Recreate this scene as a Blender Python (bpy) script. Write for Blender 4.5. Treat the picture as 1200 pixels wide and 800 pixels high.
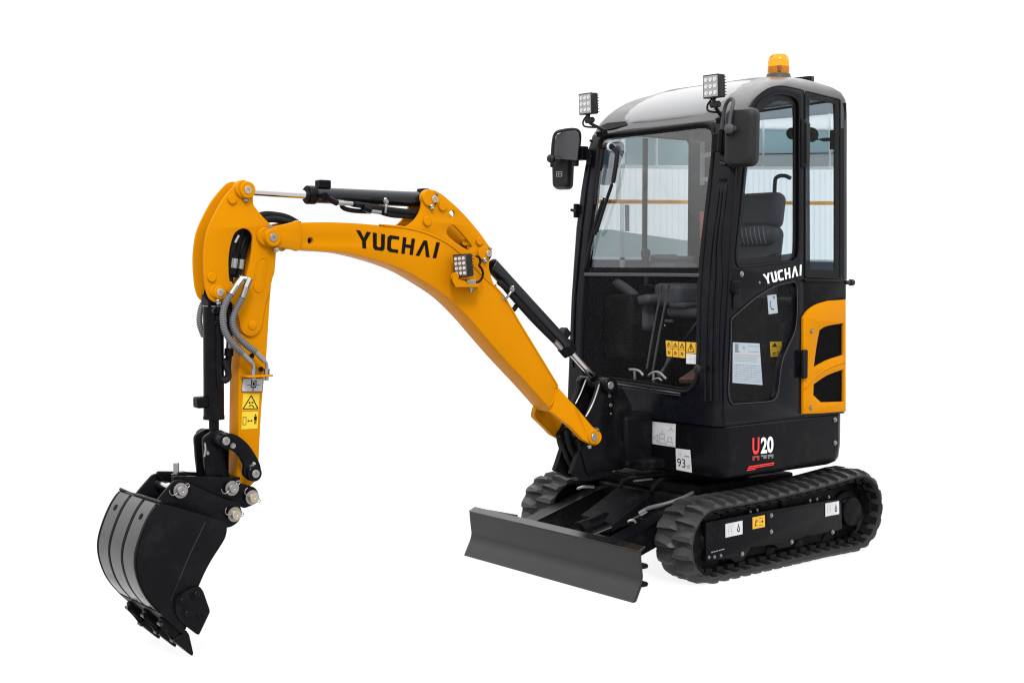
import bpy, bmesh, math, random
import numpy as np
from mathutils import Vector, Matrix
random.seed(7)
scene = bpy.context.scene
for o in list(bpy.data.objects): bpy.data.objects.remove(o, do_unlink=True)

# ------------------------------------------------------------------ camera
# machine frame: origin on the ground under the slew ring, +X = forward (boom), +Y = machine's left, Z up. metres.
F_PX, CX, CY, HOR = 1571.0, 600.0, 400.0, 310.0          # focal length / centre / horizon of the 1200x800 photograph
pitch = math.atan((CY - HOR) / F_PX); yaw = math.radians(51.14)
CAM = np.array([5.2, 4.87, 1.5])
_Fh = np.array([-math.cos(yaw), -math.sin(yaw), 0.0]); _R = np.array([-math.sin(yaw), math.cos(yaw), 0.0]); _Z = np.array([0, 0, 1.0])
_F = math.cos(pitch) * _Fh - math.sin(pitch) * _Z; _U = math.sin(pitch) * _Fh + math.cos(pitch) * _Z
cam = bpy.data.cameras.new('camera'); camo = bpy.data.objects.new('camera', cam); scene.collection.objects.link(camo)
cam.sensor_width = 36; cam.lens = F_PX / 1200 * 36; cam.clip_end = 500; cam.clip_start = 0.05
camo.matrix_world = Matrix(((_R[0], _U[0], -_F[0], CAM[0]), (_R[1], _U[1], -_F[1], CAM[1]), (_R[2], _U[2], -_F[2], CAM[2]), (0, 0, 0, 1)))
scene.camera = camo
# ------------------------------------------------------------------ light: even white overcast sky, soft high sun
w = bpy.data.worlds.new('World'); scene.world = w; w.use_nodes = True
bg = w.node_tree.nodes['Background']; bg.inputs[0].default_value = (1, 1, 1, 1); bg.inputs[1].default_value = 1.0
# standard overcast sky: radiance (1 + 2 sin elevation), white at the horizon
_n = w.node_tree.nodes; _l = w.node_tree.links
_tc = _n.new('ShaderNodeTexCoord'); _sp = _n.new('ShaderNodeSeparateXYZ'); _l.new(_tc.outputs['Generated'], _sp.inputs[0])
_mr = _n.new('ShaderNodeMapRange'); _mr.inputs['From Min'].default_value = 0; _mr.inputs['From Max'].default_value = 1; _mr.inputs['To Min'].default_value = 1.0; _mr.inputs['To Max'].default_value = 3.0
_l.new(_sp.outputs[2], _mr.inputs[0]); _l.new(_mr.outputs[0], bg.inputs[1])
sl = bpy.data.lights.new('sun', 'SUN'); sl.energy = 2.7; sl.angle = math.radians(14); sl.color = (1, .985, .96)
so = bpy.data.objects.new('sun', sl); scene.collection.objects.link(so)
so.rotation_euler = Vector((-.50, -.80, -.95)).to_track_quat('-Z', 'Y').to_euler()
vs = scene.view_settings; vs.view_transform = 'Standard'; vs.look = 'None'; vs.exposure = 0; vs.gamma = 1; vs.use_curve_mapping = False
scene.render.engine = 'CYCLES'
scene.cycles.filter_width = 1.2; scene.cycles.max_bounces = 10; scene.cycles.transparent_max_bounces = 16

# ------------------------------------------------------------------ point helpers
def V(px, py, y=None, x=None, z=None):
    "point of the machine seen at a pixel of the 1200x800 photograph, on the real plane y=, x= or z="
    d = _F + _R * (px - CX) / F_PX + _U * (CY - py) / F_PX
    if y is not None: t = (y - CAM[1]) / d[1]
    elif x is not None: t = (x - CAM[0]) / d[0]
    else: t = (z - CAM[2]) / d[2]
    return Vector(CAM + d * t)
FRONT = [(0.45, .425), (.75, .423), (.95, .412), (1.32, .394), (1.70, .360), (1.88, .330), (2.02, .300), (2.13, .272), (2.2, .245), (2.27, .200), (2.32, .150), (2.37, .075), (2.41, -.01), (2.44, -.10), (2.6, -.3)]
def xf(z):
    return float(np.interp(z, [a for a, b in FRONT], [b for a, b in FRONT]))
def VF(px, py, off=0.0):
    "point on the raked front face of the cab"
    x = .38
    for _ in range(12): x = xf(V(px, py, x=x + off).z)
    return V(px, py, x=x + off)
def cr(pts, n=5, closed=True, sharp=()):
    "Catmull-Rom through 2D/3D points; indices in sharp stay corners"
    P = [np.array(p, float) for p in pts]; N = len(P); out = []
    rng = range(N) if closed else range(N - 1)
    for i in rng:
        p1 = P[i]; p2 = P[(i + 1) % N]
        p0 = P[(i - 1) % N] if (closed or i > 0) else p1
        p3 = P[(i + 2) % N] if (closed or i + 2 < N) else p2
        if i in sharp: p0 = p1 - (p2 - p1) * .5 if False else p1
        if (i + 1) % N in sharp: p3 = p2
        for k in range(n):
            t = k / n
            m1 = (p2 - p0) * .5; m2 = (p3 - p1) * .5
            h = (2*t**3 - 3*t**2 + 1) * p1 + (t**3 - 2*t**2 + t) * m1 + (-2*t**3 + 3*t**2) * p2 + (t**3 - t**2) * m2
            out.append(tuple(h))
    if not closed: out.append(tuple(P[-1]))
    return out
def rnd(pts, r, n=5):
    "round the corners of a 2D polygon; r number or list"
    out = []; N = len(pts)
    for i in range(N):
        rr = r[i] if isinstance(r, (list, tuple)) else r
        p = np.array(pts[i], float); a = np.array(pts[i-1], float) - p; b = np.array(pts[(i+1) % N], float) - p
        la, lb = np.linalg.norm(a), np.linalg.norm(b); rr = min(rr, la*.49, lb*.49)
        if rr < 1e-6: out.append(tuple(p)); continue
        A = p + a/la*rr; B = p + b/lb*rr
        for k in range(n + 1):
            t = k / n; out.append(tuple((1-t)**2*A + 2*t*(1-t)*p + t*t*B))
    return out
def circ(cx, cy, r, n=20, ry=None, a0=0):
    ry = ry or r
    return [(cx + r*math.cos(a0 + 2*math.pi*k/n), cy + ry*math.sin(a0 + 2*math.pi*k/n)) for k in range(n)]

# ------------------------------------------------------------------ object helpers
def sharpen(me, ang=32):
    bm = bmesh.new(); bm.from_mesh(me)
    bmesh.ops.recalc_face_normals(bm, faces=bm.faces)
    c = math.radians(ang)
    for e in bm.edges:
        e.smooth = not (len(e.link_faces) == 2 and e.calc_face_angle(0) > c)
    for f in bm.faces: f.smooth = True
    bm.to_mesh(me); bm.free()
def link(name, me, mat, parent=None, bevel=0, kind=None, ang=32, seg=2, recalc=True):
    if mat is not None:
        me.materials.clear(); me.materials.append(mat)
    if recalc: sharpen(me, ang)
    o = bpy.data.objects.new(name, me); scene.collection.objects.link(o)
    if parent: o.parent = parent
    if bevel:
        b = o.modifiers.new('bevel', 'BEVEL'); b.width = bevel; b.segments = seg; b.limit_method = 'ANGLE'; b.angle_limit = math.radians(35)
        b.harden_normals = False
    if kind: o['kind'] = kind
    return o
def bmobj(name, bm, mat, parent=None, **k):
    me = bpy.data.meshes.new(name); bm.to_mesh(me); bm.free()
    return link(name, me, mat, parent, **k)
def dup(o, M, parent=None, name=None):
    c = o.copy(); scene.collection.objects.link(c); c.parent = parent or o.parent; c.matrix_local = M
    return c
def fill2d(loops, thick, bev=0.0):
    "2D loops (outer first, then holes) -> mesh in XY, from z=0 down to -thick"
    cu = bpy.data.curves.new('t', 'CURVE'); cu.dimensions = '2D'; cu.fill_mode = 'BOTH'
    for L in loops:
        s = cu.splines.new('POLY'); s.points.add(len(L) - 1); s.use_cyclic_u = True
        for p, q in zip(s.points, L): p.co = (q[0], q[1], 0, 1)
    cu.extrude = max(thick/2 - bev, 0.00001); cu.bevel_depth = bev; cu.offset = -bev; cu.bevel_resolution = 1
    ob = bpy.data.objects.new('t', cu); scene.collection.objects.link(ob)
    dg = bpy.context.evaluated_depsgraph_get(); me = bpy.data.meshes.new_from_object(ob.evaluated_get(dg))
    bpy.data.objects.remove(ob); bpy.data.curves.remove(cu)
    for v in me.vertices: v.co.z -= thick/2
    bm = bmesh.new(); bm.from_mesh(me); bmesh.ops.remove_doubles(bm, verts=bm.verts, dist=1e-5); bm.to_mesh(me); bm.free()
    return me
def plate_y(name, mat, loops, y, thick, parent=None, bev=0.002, px=True, **k):
    "plate in a plane of constant y, outer face at y, growing away from the camera (-y). loops in photo pixels or (x,z)"
    L2 = []
    for L in loops:
        q = []
        for p in L:
            if px: v = V(p[0], p[1], y=y); q.append((v.x, v.z))
            else: q.append(p)
        L2.append(q)
    me = fill2d(L2, thick, bev)
    for v in me.vertices: x, yy, zz = v.co; v.co = (x, y + zz, yy)
    return link(name, me, mat, parent, **k)
def plate_x(name, mat, loops, x, thick, parent=None, bev=0.002, px=True, **k):
    L2 = []
    for L in loops:
        q = []
        for p in L:
            if px: v = V(p[0], p[1], x=x); q.append((v.y, v.z))
            else: q.append(p)
        L2.append(q)
    me = fill2d(L2, thick, bev)
    for v in me.vertices: a, b, c = v.co; v.co = (x + c, a, b)
    return link(name, me, mat, parent, **k)
def frame_of(d, up=Vector((0, 0, 1))):
    d = d.normalized(); a = d.cross(up)
    if a.length < 1e-4: a = d.cross(Vector((1, 0, 0)))
    a.normalize(); return a, a.cross(d).normalized()
def add_cyl(bm, p0, p1, r0, r1=None, n=20, cap=True):
    p0 = Vector(p0); p1 = Vector(p1); r1 = r0 if r1 is None else r1
    a, b = frame_of(p1 - p0)
    A = []; B = []
    for k in range(n):
        t = 2*math.pi*k/n; u = a*math.cos(t) + b*math.sin(t)
        A.append(bm.verts.new(p0 + u*r0)); B.append(bm.verts.new(p1 + u*r1))
    for k in range(n): bm.faces.new((A[k], A[(k+1) % n], B[(k+1) % n], B[k]))
    if cap: bm.faces.new(A[::-1]); bm.faces.new(B)
def cyl(name, mat, p0, p1, r0, r1=None, parent=None, n=20, bevel=0, **k):
    bm = bmesh.new(); add_cyl(bm, p0, p1, r0, r1, n); return bmobj(name, bm, mat, parent, bevel=bevel, **k)
def add_tube(bm, pts, r, n=10, cap=True):
    pts = [Vector(p) for p in pts]; rings = []; a = b = None
    for i, p in enumerate(pts):
        d = (pts[min(i+1, len(pts)-1)] - pts[max(i-1, 0)]).normalized()
        if a is None: a, b = frame_of(d)
        else:
            a = (a - d*a.dot(d)).normalized(); b = d.cross(a).normalized()
        rr = r[i] if isinstance(r, (list, tuple)) else r
        rings.append([bm.verts.new(p + (a*math.cos(2*math.pi*k/n) + b*math.sin(2*math.pi*k/n))*rr) for k in range(n)])
    for i in range(len(rings)-1):
        for k in range(n): bm.faces.new((rings[i][k], rings[i][(k+1) % n], rings[i+1][(k+1) % n], rings[i+1][k]))
    if cap: bm.faces.new(rings[0][::-1]); bm.faces.new(rings[-1])
def tube(name, mat, pts, r, parent=None, n=10, smooth=4, closed=False, **k):
    P = [tuple(p) for p in pts]
    if smooth: P = cr(P, smooth, closed=closed)
    if closed: P = P + [P[0], P[1]]
    bm = bmesh.new(); add_tube(bm, P, r, n, cap=not closed); return bmobj(name, bm, mat, parent, ang=50, **k)
def add_box(bm, c, s, M=None):
    c = Vector(c); vs_ = []
    for dx in (-.5, .5):
        for dy in (-.5, .5):
            for dz in (-.5, .5):
                p = Vector((dx*s[0], dy*s[1], dz*s[2]))
                if M: p = M @ p
                vs_.append(bm.verts.new(c + p))
    for f in ((0,1,3,2), (4,6,7,5), (0,4,5,1), (2,3,7,6), (0,2,6,4), (1,5,7,3)): bm.faces.new([vs_[i] for i in f])
def box(name, mat, c, s, parent=None, M=None, bevel=.003, **k):
    bm = bmesh.new(); add_box(bm, c, s, M); return bmobj(name, bm, mat, parent, bevel=bevel, **k)
def add_lathe(bm, base, axis, prof, n=24):
    base = Vector(base); a, b = frame_of(axis); d = axis.normalized(); rings = []
    for r, h in prof:
        rings.append([bm.verts.new(base + d*h + (a*math.cos(2*math.pi*k/n) + b*math.sin(2*math.pi*k/n))*max(r, 1e-4)) for k in range(n)])
    for i in range(len(rings)-1):
        for k in range(n): bm.faces.new((rings[i][k], rings[i][(k+1) % n], rings[i+1][(k+1) % n], rings[i+1][k]))
    bm.faces.new(rings[0][::-1]); bm.faces.new(rings[-1])
def lathe(name, mat, base, axis, prof, parent=None, n=24, **k):
    bm = bmesh.new(); add_lathe(bm, base, Vector(axis), prof, n); return bmobj(name, bm, mat, parent, **k)
def loft(name, mat, rings, parent=None, cap=True, **k):
    bm = bmesh.new(); R = [[bm.verts.new(p) for p in r] for r in rings]; n = len(R[0])
    for i in range(len(R)-1):
        for j in range(n): bm.faces.new((R[i][j], R[i][(j+1) % n], R[i+1][(j+1) % n], R[i+1][j]))
    if cap: bm.faces.new(R[0][::-1]); bm.faces.new(R[-1])
    return bmobj(name, bm, mat, parent, **k)
def prism(name, mat, A, B, parent=None, **k):
    "two matching 3D loops joined by walls, both ends capped"
    return loft(name, mat, [A, B], parent, **k)
def boolean(o, cutters):
    for c in cutters:
        m = o.modifiers.new('b', 'BOOLEAN'); m.operation = 'DIFFERENCE'; m.object = c; m.solver = 'EXACT'
    dg = bpy.context.evaluated_depsgraph_get(); dg.update()
    me = bpy.data.meshes.new_from_object(o.evaluated_get(dg)); o.modifiers.clear(); o.data = me
    for c in cutters: bpy.data.objects.remove(c)
    sharpen(me, 30)

# ------------------------------------------------------------------ materials
def mat(name, col, rough=.5, metal=0., spec=.5, coat=0., bump=0., bscale=80., var=0., vscale=6., rvar=0., dust=0., dustcol=(.12,.115,.11), coat_rough=.1, det=4, tint=None):
    m = bpy.data.materials.new(name); m.use_nodes = True; nt = m.node_tree; N = nt.nodes; L = nt.links
    b = N['Principled BSDF']; b.inputs['Base Color'].default_value = (*col, 1); b.inputs['Roughness'].default_value = rough
    b.inputs['Metallic'].default_value = metal; b.inputs['Specular IOR Level'].default_value = spec
    b.inputs['Coat Weight'].default_value = coat; b.inputs['Coat Roughness'].default_value = coat_rough
    if tint: b.inputs['Specular Tint'].default_value = (*tint, 1)
    tc = N.new('ShaderNodeTexCoord')
    last = None
    if var:
        n = N.new('ShaderNodeTexNoise'); n.inputs['Scale'].default_value = vscale; n.inputs['Detail'].default_value = 6; L.new(tc.outputs['Object'], n.inputs['Vector'])
        r = N.new('ShaderNodeMapRange'); r.inputs['From Min'].default_value = .3; r.inputs['From Max'].default_value = .7; r.inputs['To Min'].default_value = 1-var; r.inputs['To Max'].default_value = 1+var
        L.new(n.outputs[0], r.inputs[0])
        mx = N.new('ShaderNodeVectorMath'); mx.operation = 'SCALE'; mx.inputs[0].default_value = col; L.new(r.outputs[0], mx.inputs['Scale']); last = mx.outputs[0]
        L.new(last, b.inputs['Base Color'])
    if dust:
        n = N.new('ShaderNodeTexNoise'); n.inputs['Scale'].default_value = 9; n.inputs['Detail'].default_value = 9; n.inputs['Roughness'].default_value = .7; L.new(tc.outputs['Object'], n.inputs['Vector'])
        r = N.new('ShaderNodeMapRange'); r.inputs['From Min'].default_value = .52; r.inputs['From Max'].default_value = .8; r.inputs['To Max'].default_value = dust; L.new(n.outputs[0], r.inputs[0])
        mx = N.new('ShaderNodeMix'); mx.data_type = 'RGBA'; mx.inputs[6].default_value = (*col, 1); mx.inputs[7].default_value = (*dustcol, 1)
        if last: L.new(last, mx.inputs[6])
        L.new(r.outputs[0], mx.inputs[0]); L.new(mx.outputs[2], b.inputs['Base Color'])
    if rvar:
        n = N.new('ShaderNodeTexNoise'); n.inputs['Scale'].default_value = 14; n.inputs['Detail'].default_value = 8; L.new(tc.outputs['Object'], n.inputs['Vector'])
        r = N.new('ShaderNodeMapRange'); r.inputs['From Min'].default_value = .3; r.inputs['From Max'].default_value = .7; r.inputs['To Min'].default_value = max(rough-rvar, .02); r.inputs['To Max'].default_value = rough+rvar
        L.new(n.outputs[0], r.inputs[0]); L.new(r.outputs[0], b.inputs['Roughness'])
    if bump:
        n = N.new('ShaderNodeTexNoise'); n.inputs['Scale'].default_value = bscale; n.inputs['Detail'].default_value = det; L.new(tc.outputs['Object'], n.inputs['Vector'])
        bp = N.new('ShaderNodeBump'); bp.inputs['Strength'].default_value = bump; bp.inputs['Distance'].default_value = .002; L.new(n.outputs[0], bp.inputs['Height']); L.new(bp.outputs[0], b.inputs['Normal'])
    return m
YEL = mat('yellow_paint', (.405, .150, .0012), .38, spec=.05, coat=.0, tint=(1, .42, .05), bump=.25, bscale=260, var=.05, vscale=3, rvar=.06, coat_rough=.25)
BLK = mat('black_gloss_paint', (.0028, .0026, .0036), .26, spec=.07, bump=.06, bscale=30, rvar=.06, dust=.05)
CABP = mat('black_cab_paint', (.0028, .003, .0052), .24, spec=.12, bump=.03, bscale=20, rvar=.05, dust=.05)
BLKM = mat('black_matt_paint', (.003, .0028, .0036), .5, spec=.06, bump=.15, bscale=120, rvar=.1, dust=.12)
STEEL = mat('dark_blade_paint', (.003, .003, .0036), .22, spec=.42, bump=.03, bscale=12, rvar=.05, dust=.3, dustcol=(.014, .014, .015), var=.2)
BUCK = mat('bucket_paint', (.0028, .0026, .0034), .4, spec=.08, bump=.1, bscale=90, rvar=.1, dust=.2, dustcol=(.03, .03, .032))
STRAP = mat('bucket_wear_strap', (.006, .006, .007), .2, spec=.6, bump=.1, bscale=60, rvar=.12, dust=.5, dustcol=(.03, .03, .032))
STRAP.node_tree.nodes['Principled BSDF'].inputs['IOR'].default_value = 1.5
CYLP = mat('cylinder_paint', (.004, .0045, .007), .26, spec=.32, rvar=.06)
CABS = mat('cab_paint_sky_sheen', (.012, .0125, .015), .28, spec=.7, rvar=.06)  # cab paint copied lighter and glossier, to look lit by the sky
LUGM = mat('lug_rubber', (.016, .0155, .017), .52, spec=.38, bump=.2, bscale=220, dust=.6, dustcol=(.05, .048, .046), var=.2, vscale=25)
RUB = mat('track_rubber', (.009, .0088, .0098), .72, spec=.3, bump=.4, bscale=160, dust=.75, dustcol=(.045, .043, .042), var=.3, vscale=20)
RUBD = mat('black_rubber', (.004, .004, .005), .6, spec=.12, bump=.1)
PLA = mat('black_plastic', (.007, .0068, .008), .5, spec=.22, bump=.3, bscale=400)
PLG = mat('grey_plastic', (.035, .035, .038), .6, spec=.3, bump=.2, bscale=300)
CHR = mat('chrome', (.5, .5, .52), .14, metal=1., rvar=.05)
ZNC = mat('zinc_steel', (.25, .245, .24), .34, metal=.9, bump=.1, bscale=200, rvar=.1)
BRS = mat('worn_steel_pin', (.36, .31, .24), .4, metal=.8, bump=.1, rvar=.1)
HOS = mat('grey_hose_sleeve', (.075, .075, .08), .5, spec=.4)
WHT = mat('white_sticker', (.42, .425, .44), .45, var=.03)
GRS = mat('grey_sticker', (.30, .31, .33), .45)
YST = mat('yellow_sticker', (.50, .36, .004), .45)
OST = mat('orange_sticker', (.5, .27, .004), .45)
INK = mat('black_print', (.005, .004, .004), .6, spec=.05)
GINK = mat('grey_print', (.18, .18, .19), .55)
LGI = mat('light_grey_print', (.34, .34, .35), .55)
RED = mat('red_print', (.62, .012, .012), .4)
DRED = mat('dull_red_print', (.2, .012, .012), .5)
WPR = mat('white_print', (.62, .63, .64), .4)
DGR = mat('dull_grey_print', (.12, .12, .13), .5)
LENS = mat('lamp_reflector', (.3, .3, .31), .25, metal=.6, bump=.5, bscale=250)
LENB = mat('lamp_reflector_tinted', (.16, .13, .10), .3, metal=.6, bump=.5, bscale=250)
LED = mat('led_cell', (.5, .5, .51), .1, spec=.8)
BRN = mat('brown_mat', (.06, .028, .01), .8, bump=.5, bscale=200)
SEAT = mat('seat_vinyl', (.036, .036, .040), .55, spec=.25, bump=.12, bscale=500, var=.2)
VOID = mat('dark_mesh', (.001, .001, .001), .9, spec=.0)
FASC = mat('fascia_sheen_paint', (.012, .012, .014), .25, spec=.8, bump=.02, bscale=15)  # lighter and glossier than the cab paint, to bring out sky sheen
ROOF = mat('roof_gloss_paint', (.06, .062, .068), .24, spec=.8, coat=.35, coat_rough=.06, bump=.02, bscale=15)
def amber():
    m = bpy.data.materials.new('amber_plastic'); m.use_nodes = True; b = m.node_tree.nodes['Principled BSDF']
    b.inputs['Base Color'].default_value = (1, .42, .01, 1); b.inputs['Roughness'].default_value = .12; b.inputs['Transmission Weight'].default_value = .75; b.inputs['IOR'].default_value = 1.3
    return m
AMB = amber(); AMB.node_tree.nodes['Principled BSDF'].inputs['Base Color'].default_value = (1, .42, .008, 1)
def glass(name, tint, gl=.05):
    m = bpy.data.materials.new(name); m.use_nodes = True; nt = m.node_tree; N = nt.nodes; L = nt.links
    N.remove(N['Principled BSDF']); out = N['Material Output']
    t = N.new('ShaderNodeBsdfTransparent'); t.inputs[0].default_value = (*tint, 1)
    g = N.new('ShaderNodeBsdfGlossy'); g.inputs['Roughness'].default_value = .4 if gl < .05 else .02
    mx = N.new('ShaderNodeMixShader'); mx.inputs[0].default_value = gl
    L.new(t.outputs[0], mx.inputs[1]); L.new(g.outputs[0], mx.inputs[2]); L.new(mx.outputs[0], out.inputs[0])
    return m
GLS = glass('window_glass', (.86, .9, .91), .018)
GLT = glass('tinted_window_glass', (.78, .83, .87), .016)
GLU = glass('reflecting_window_glass', (.88, .92, .93), .10)
GLL = glass('lower_screen_glass', (.85, .85, .88), .008)
GLF = glass('far_window_glass', (.62, .64, .66), .0)
GLD = glass('reflection_tint', (.45, .47, .5), .03)  # carries the dark reflection painted into the windscreen
def sheet(name, col, tr=.7):
    "translucent light-grey sheet: daylight from behind shines through it"
    m = bpy.data.materials.new(name); m.use_nodes = True; nt = m.node_tree; N = nt.nodes; L = nt.links
    N.remove(N['Principled BSDF']); out = N['Material Output']
    d = N.new('ShaderNodeBsdfDiffuse'); d.inputs[0].default_value = (*col, 1)
    t = N.new('ShaderNodeBsdfTranslucent'); t.inputs[0].default_value = (*col, 1)
    n = N.new('ShaderNodeTexNoise'); n.inputs['Scale'].default_value = 5; tc = N.new('ShaderNodeTexCoord'); L.new(tc.outputs['Object'], n.inputs[0])
    r = N.new('ShaderNodeMapRange'); r.inputs['To Min'].default_value = tr-.06; r.inputs['To Max'].default_value = tr+.06; L.new(n.outputs[0], r.inputs[0])
    mx = N.new('ShaderNodeMixShader'); L.new(r.outputs[0], mx.inputs[0])
    L.new(d.outputs[0], mx.inputs[1]); L.new(t.outputs[0], mx.inputs[2]); L.new(mx.outputs[0], out.inputs[0])
    return m

# ------------------------------------------------------------------ setting
gm = bpy.data.materials.new('glowing_floor'); gm.use_nodes = True; nt = gm.node_tree
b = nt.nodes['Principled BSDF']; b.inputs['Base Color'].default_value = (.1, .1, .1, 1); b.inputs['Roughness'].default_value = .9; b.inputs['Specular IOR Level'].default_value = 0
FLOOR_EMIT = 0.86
b.inputs['Emission Color'].default_value = (1, 1, 1, 1); b.inputs['Emission Strength'].default_value = FLOOR_EMIT  # added floor glow: keeps it white and drowns the machine's shadow
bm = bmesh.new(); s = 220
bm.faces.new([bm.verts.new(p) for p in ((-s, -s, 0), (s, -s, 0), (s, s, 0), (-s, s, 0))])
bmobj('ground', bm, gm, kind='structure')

# ------------------------------------------------------------------ the machine
root = bpy.data.objects.new('mini_excavator', None); scene.collection.objects.link(root)
root['label'] = 'black and yellow crawler mini excavator with closed cab, dozer blade and lowered digging bucket'
root['category'] = 'excavator'

def bolt(p, axis, r=.008, h=.006, parent=None, m=ZNC, name='bolt', wash=True):
    bm = bmesh.new(); p = Vector(p); axis = Vector(axis).normalized()
    if wash: add_cyl(bm, p, p + axis*h*.35, r*1.35, n=14)
    add_cyl(bm, p + axis*h*.35, p + axis*h, r, r*.92, n=6)
    return bmobj(name, bm, m, parent)
def pin(px, py, y, r, parent, depth=.012, m=ZNC, name='pin', groove=True):
    p = V(px, py, y=y); bm = bmesh.new()
    add_lathe(bm, p - Vector((0, depth, 0)), Vector((0, 1, 0)), [(r, 0), (r, depth*.9), (r*.93, depth), (r*.3, depth), (r*.22, depth*.75), (0, depth*.7)] if groove else [(r, 0), (r, depth)], 20)
    return bmobj(name, bm, m, parent)
def boss(px, py, y, r, h, parent, m=YEL, name='boss'):
    "raised round boss whose outer face lies at y"
    p = V(px, py, y=y); bm = bmesh.new()
    add_lathe(bm, p - Vector((0, h, 0)), Vector((0, 1, 0)), [(r, 0), (r, h*.75), (r*.96, h*.93), (r*.88, h), (0, h)], 24)
    return bmobj(name, bm, m, parent)

# lettering: glyph outlines in unit boxes, mapped bilinearly to four corner points on a real plane
def gl_yuchai():
    S = .22
    def rc(x0, y0, x1, y1): return [(x0, y0), (x1, y0), (x1, y1), (x0, y1)]
    g = []
    x = 0; W = .17
    g.append([(0, 1), (.047, 1), (.082, .62), (.118, 1), (.165, 1), (.105, .42), (.105, 0), (.060, 0), (.060, .42)])         # Y
    u = .185
    g.append([(u, 1), (u+.045, 1), (u+.045, .27), (u+.055, .2), (u+.085, .2), (u+.093, .27), (u+.093, 1), (u+.138, 1), (u+.138, .14), (u+.115, 0), (u+.022, 0), (u, .14)])
    c = .35
    g.append([(c+.03, 1), (c+.135, 1), (c+.135, .8), (c+.06, .8), (c+.046, .72), (c+.046, .28), (c+.06, .2), (c+.135, .2), (c+.135, 0), (c+.03, 0), (c, .15), (c, .85)])
    h = .525
    g.append([(h, 1), (h+.042, 1), (h+.042, .6), (h+.10, .6), (h+.10, 1), (h+.142, 1), (h+.142, 0), (h+.10, 0), (h+.10, .4), (h+.042, .4), (h+.042, 0), (h, 0)])
    a = .70
    g.append([(a, 0), (a+.048, 0), (a+.088, .72), (a+.13, 0), (a+.178, 0), (a+.108, 1), (a+.066, 1)])
    i = .915
    g.append(rc(i, 0, i+.045, 1))
    return [[(p[0]/.96, p[1]) for p in q] for q in g]
def map_quad(me, Q, nrm, lift):
    "unit square XY -> quad Q = [TL, TR, BR, BL] (3D)"
    for v in me.vertices:
        u, t, h = v.co
        top = Q[0]*(1-u) + Q[1]*u; bot = Q[3]*(1-u) + Q[2]*u
        v.co = bot*(1-t) + top*t + nrm*(lift + h)
def lettering(name, m, Q, nrm, parent, lift=.0012, glyphs=None):
    me = fill2d_multi(glyphs or gl_yuchai(), .0006); map_quad(me, Q, nrm, lift)
    return link(name, me, m, parent)
def fill2d_multi(gs, t):
    return fill2d(gs, t, 0)
def text_mesh(s, sx=1, bold=0.0):
    cu = bpy.data.curves.new('t', 'FONT'); cu.body = s; cu.size = 1; cu.extrude = .0003; cu.offset = bold; cu.resolution_u = 3
    ob = bpy.data.objects.new('t', cu); scene.collection.objects.link(ob)
    dg = bpy.context.evaluated_depsgraph_get(); me = bpy.data.meshes.new_from_object(ob.evaluated_get(dg)); bpy.data.objects.remove(ob)
    xs = [v.co.x for v in me.vertices]; ys = [v.co.y for v in me.vertices]
    x0, x1, y0, y1 = min(xs), max(xs), min(ys), max(ys)
    for v in me.vertices: v.co.x = (v.co.x-x0)/(x1-x0); v.co.y = (v.co.y-y0)/(y1-y0); v.co.z = v.co.z
    return me
def text(name, s, m, Q, nrm, parent, lift=.0012, bold=0.):
    me = text_mesh(s, bold=bold); map_quad(me, Q, nrm, lift); return link(name, me, m, parent)
def quad_sheet(name, m, Q, nrm, parent, lift=.0006, th=.0008):
    bm = bmesh.new(); a = [bm.verts.new(q + nrm*(lift)) for q in Q]; b_ = [bm.verts.new(q + nrm*(lift+th)) for q in Q]
    bm.faces.new(a[::-1]); bm.faces.new(b_)
    for i in range(4): bm.faces.new((a[i], a[(i+1) % 4], b_[(i+1) % 4], b_[i]))
    return bmobj(name, bm, m, parent)
def printed(name, m, Q, nrm, parent, polys, lift=.0016):
    "flat print: polygons in unit coordinates of the quad"
    me = fill2d(polys, .0004, 0); map_quad(me, Q, nrm, lift); return link(name, me, m, parent)
NY = Vector((0, 1, 0)); NX = Vector((1, 0, 0))
def QY(pts, y): return [V(a, b_, y=y) for a, b_ in pts]
def R4(x0, y0, x1, y1): return [(x0, y0), (x1, y0), (x1, y1), (x0, y1)]
def ringpoly(x0, y0, x1, y1, t, tx=None):
    tx = tx or t; return [R4(x0, y0, x1, y0+t), R4(x0, y1-t, x1, y1), R4(x0, y0+t, x0+tx, y1-t), R4(x1-tx, y0+t, x1, y1-t)]
def seg(x0, y0, x1, y1, t):
    d = np.array([x1-x0, y1-y0]); d = d/np.linalg.norm(d); n = np.array([-d[1], d[0]])*t/2
    return [(x0+n[0], y0+n[1]), (x1+n[0], y1+n[1]), (x1-n[0], y1-n[1]), (x0-n[0], y0-n[1])]
def ngons(gs, t=.0004):
    bm = bmesh.new()
    for g in gs:
        A = [bm.verts.new((p[0], p[1], t)) for p in g]
        try: bm.faces.new(A)
        except Exception: pass
    me = bpy.data.meshes.new('t'); bm.to_mesh(me); bm.free(); return me
def printed(name, m, Q, nrm, parent, polys, lift=.0016):
    me = ngons(polys); map_quad(me, Q, nrm, lift); return link(name, me, m, parent)
def fill2d_multi(gs, t): return ngons(gs, t)

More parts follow.
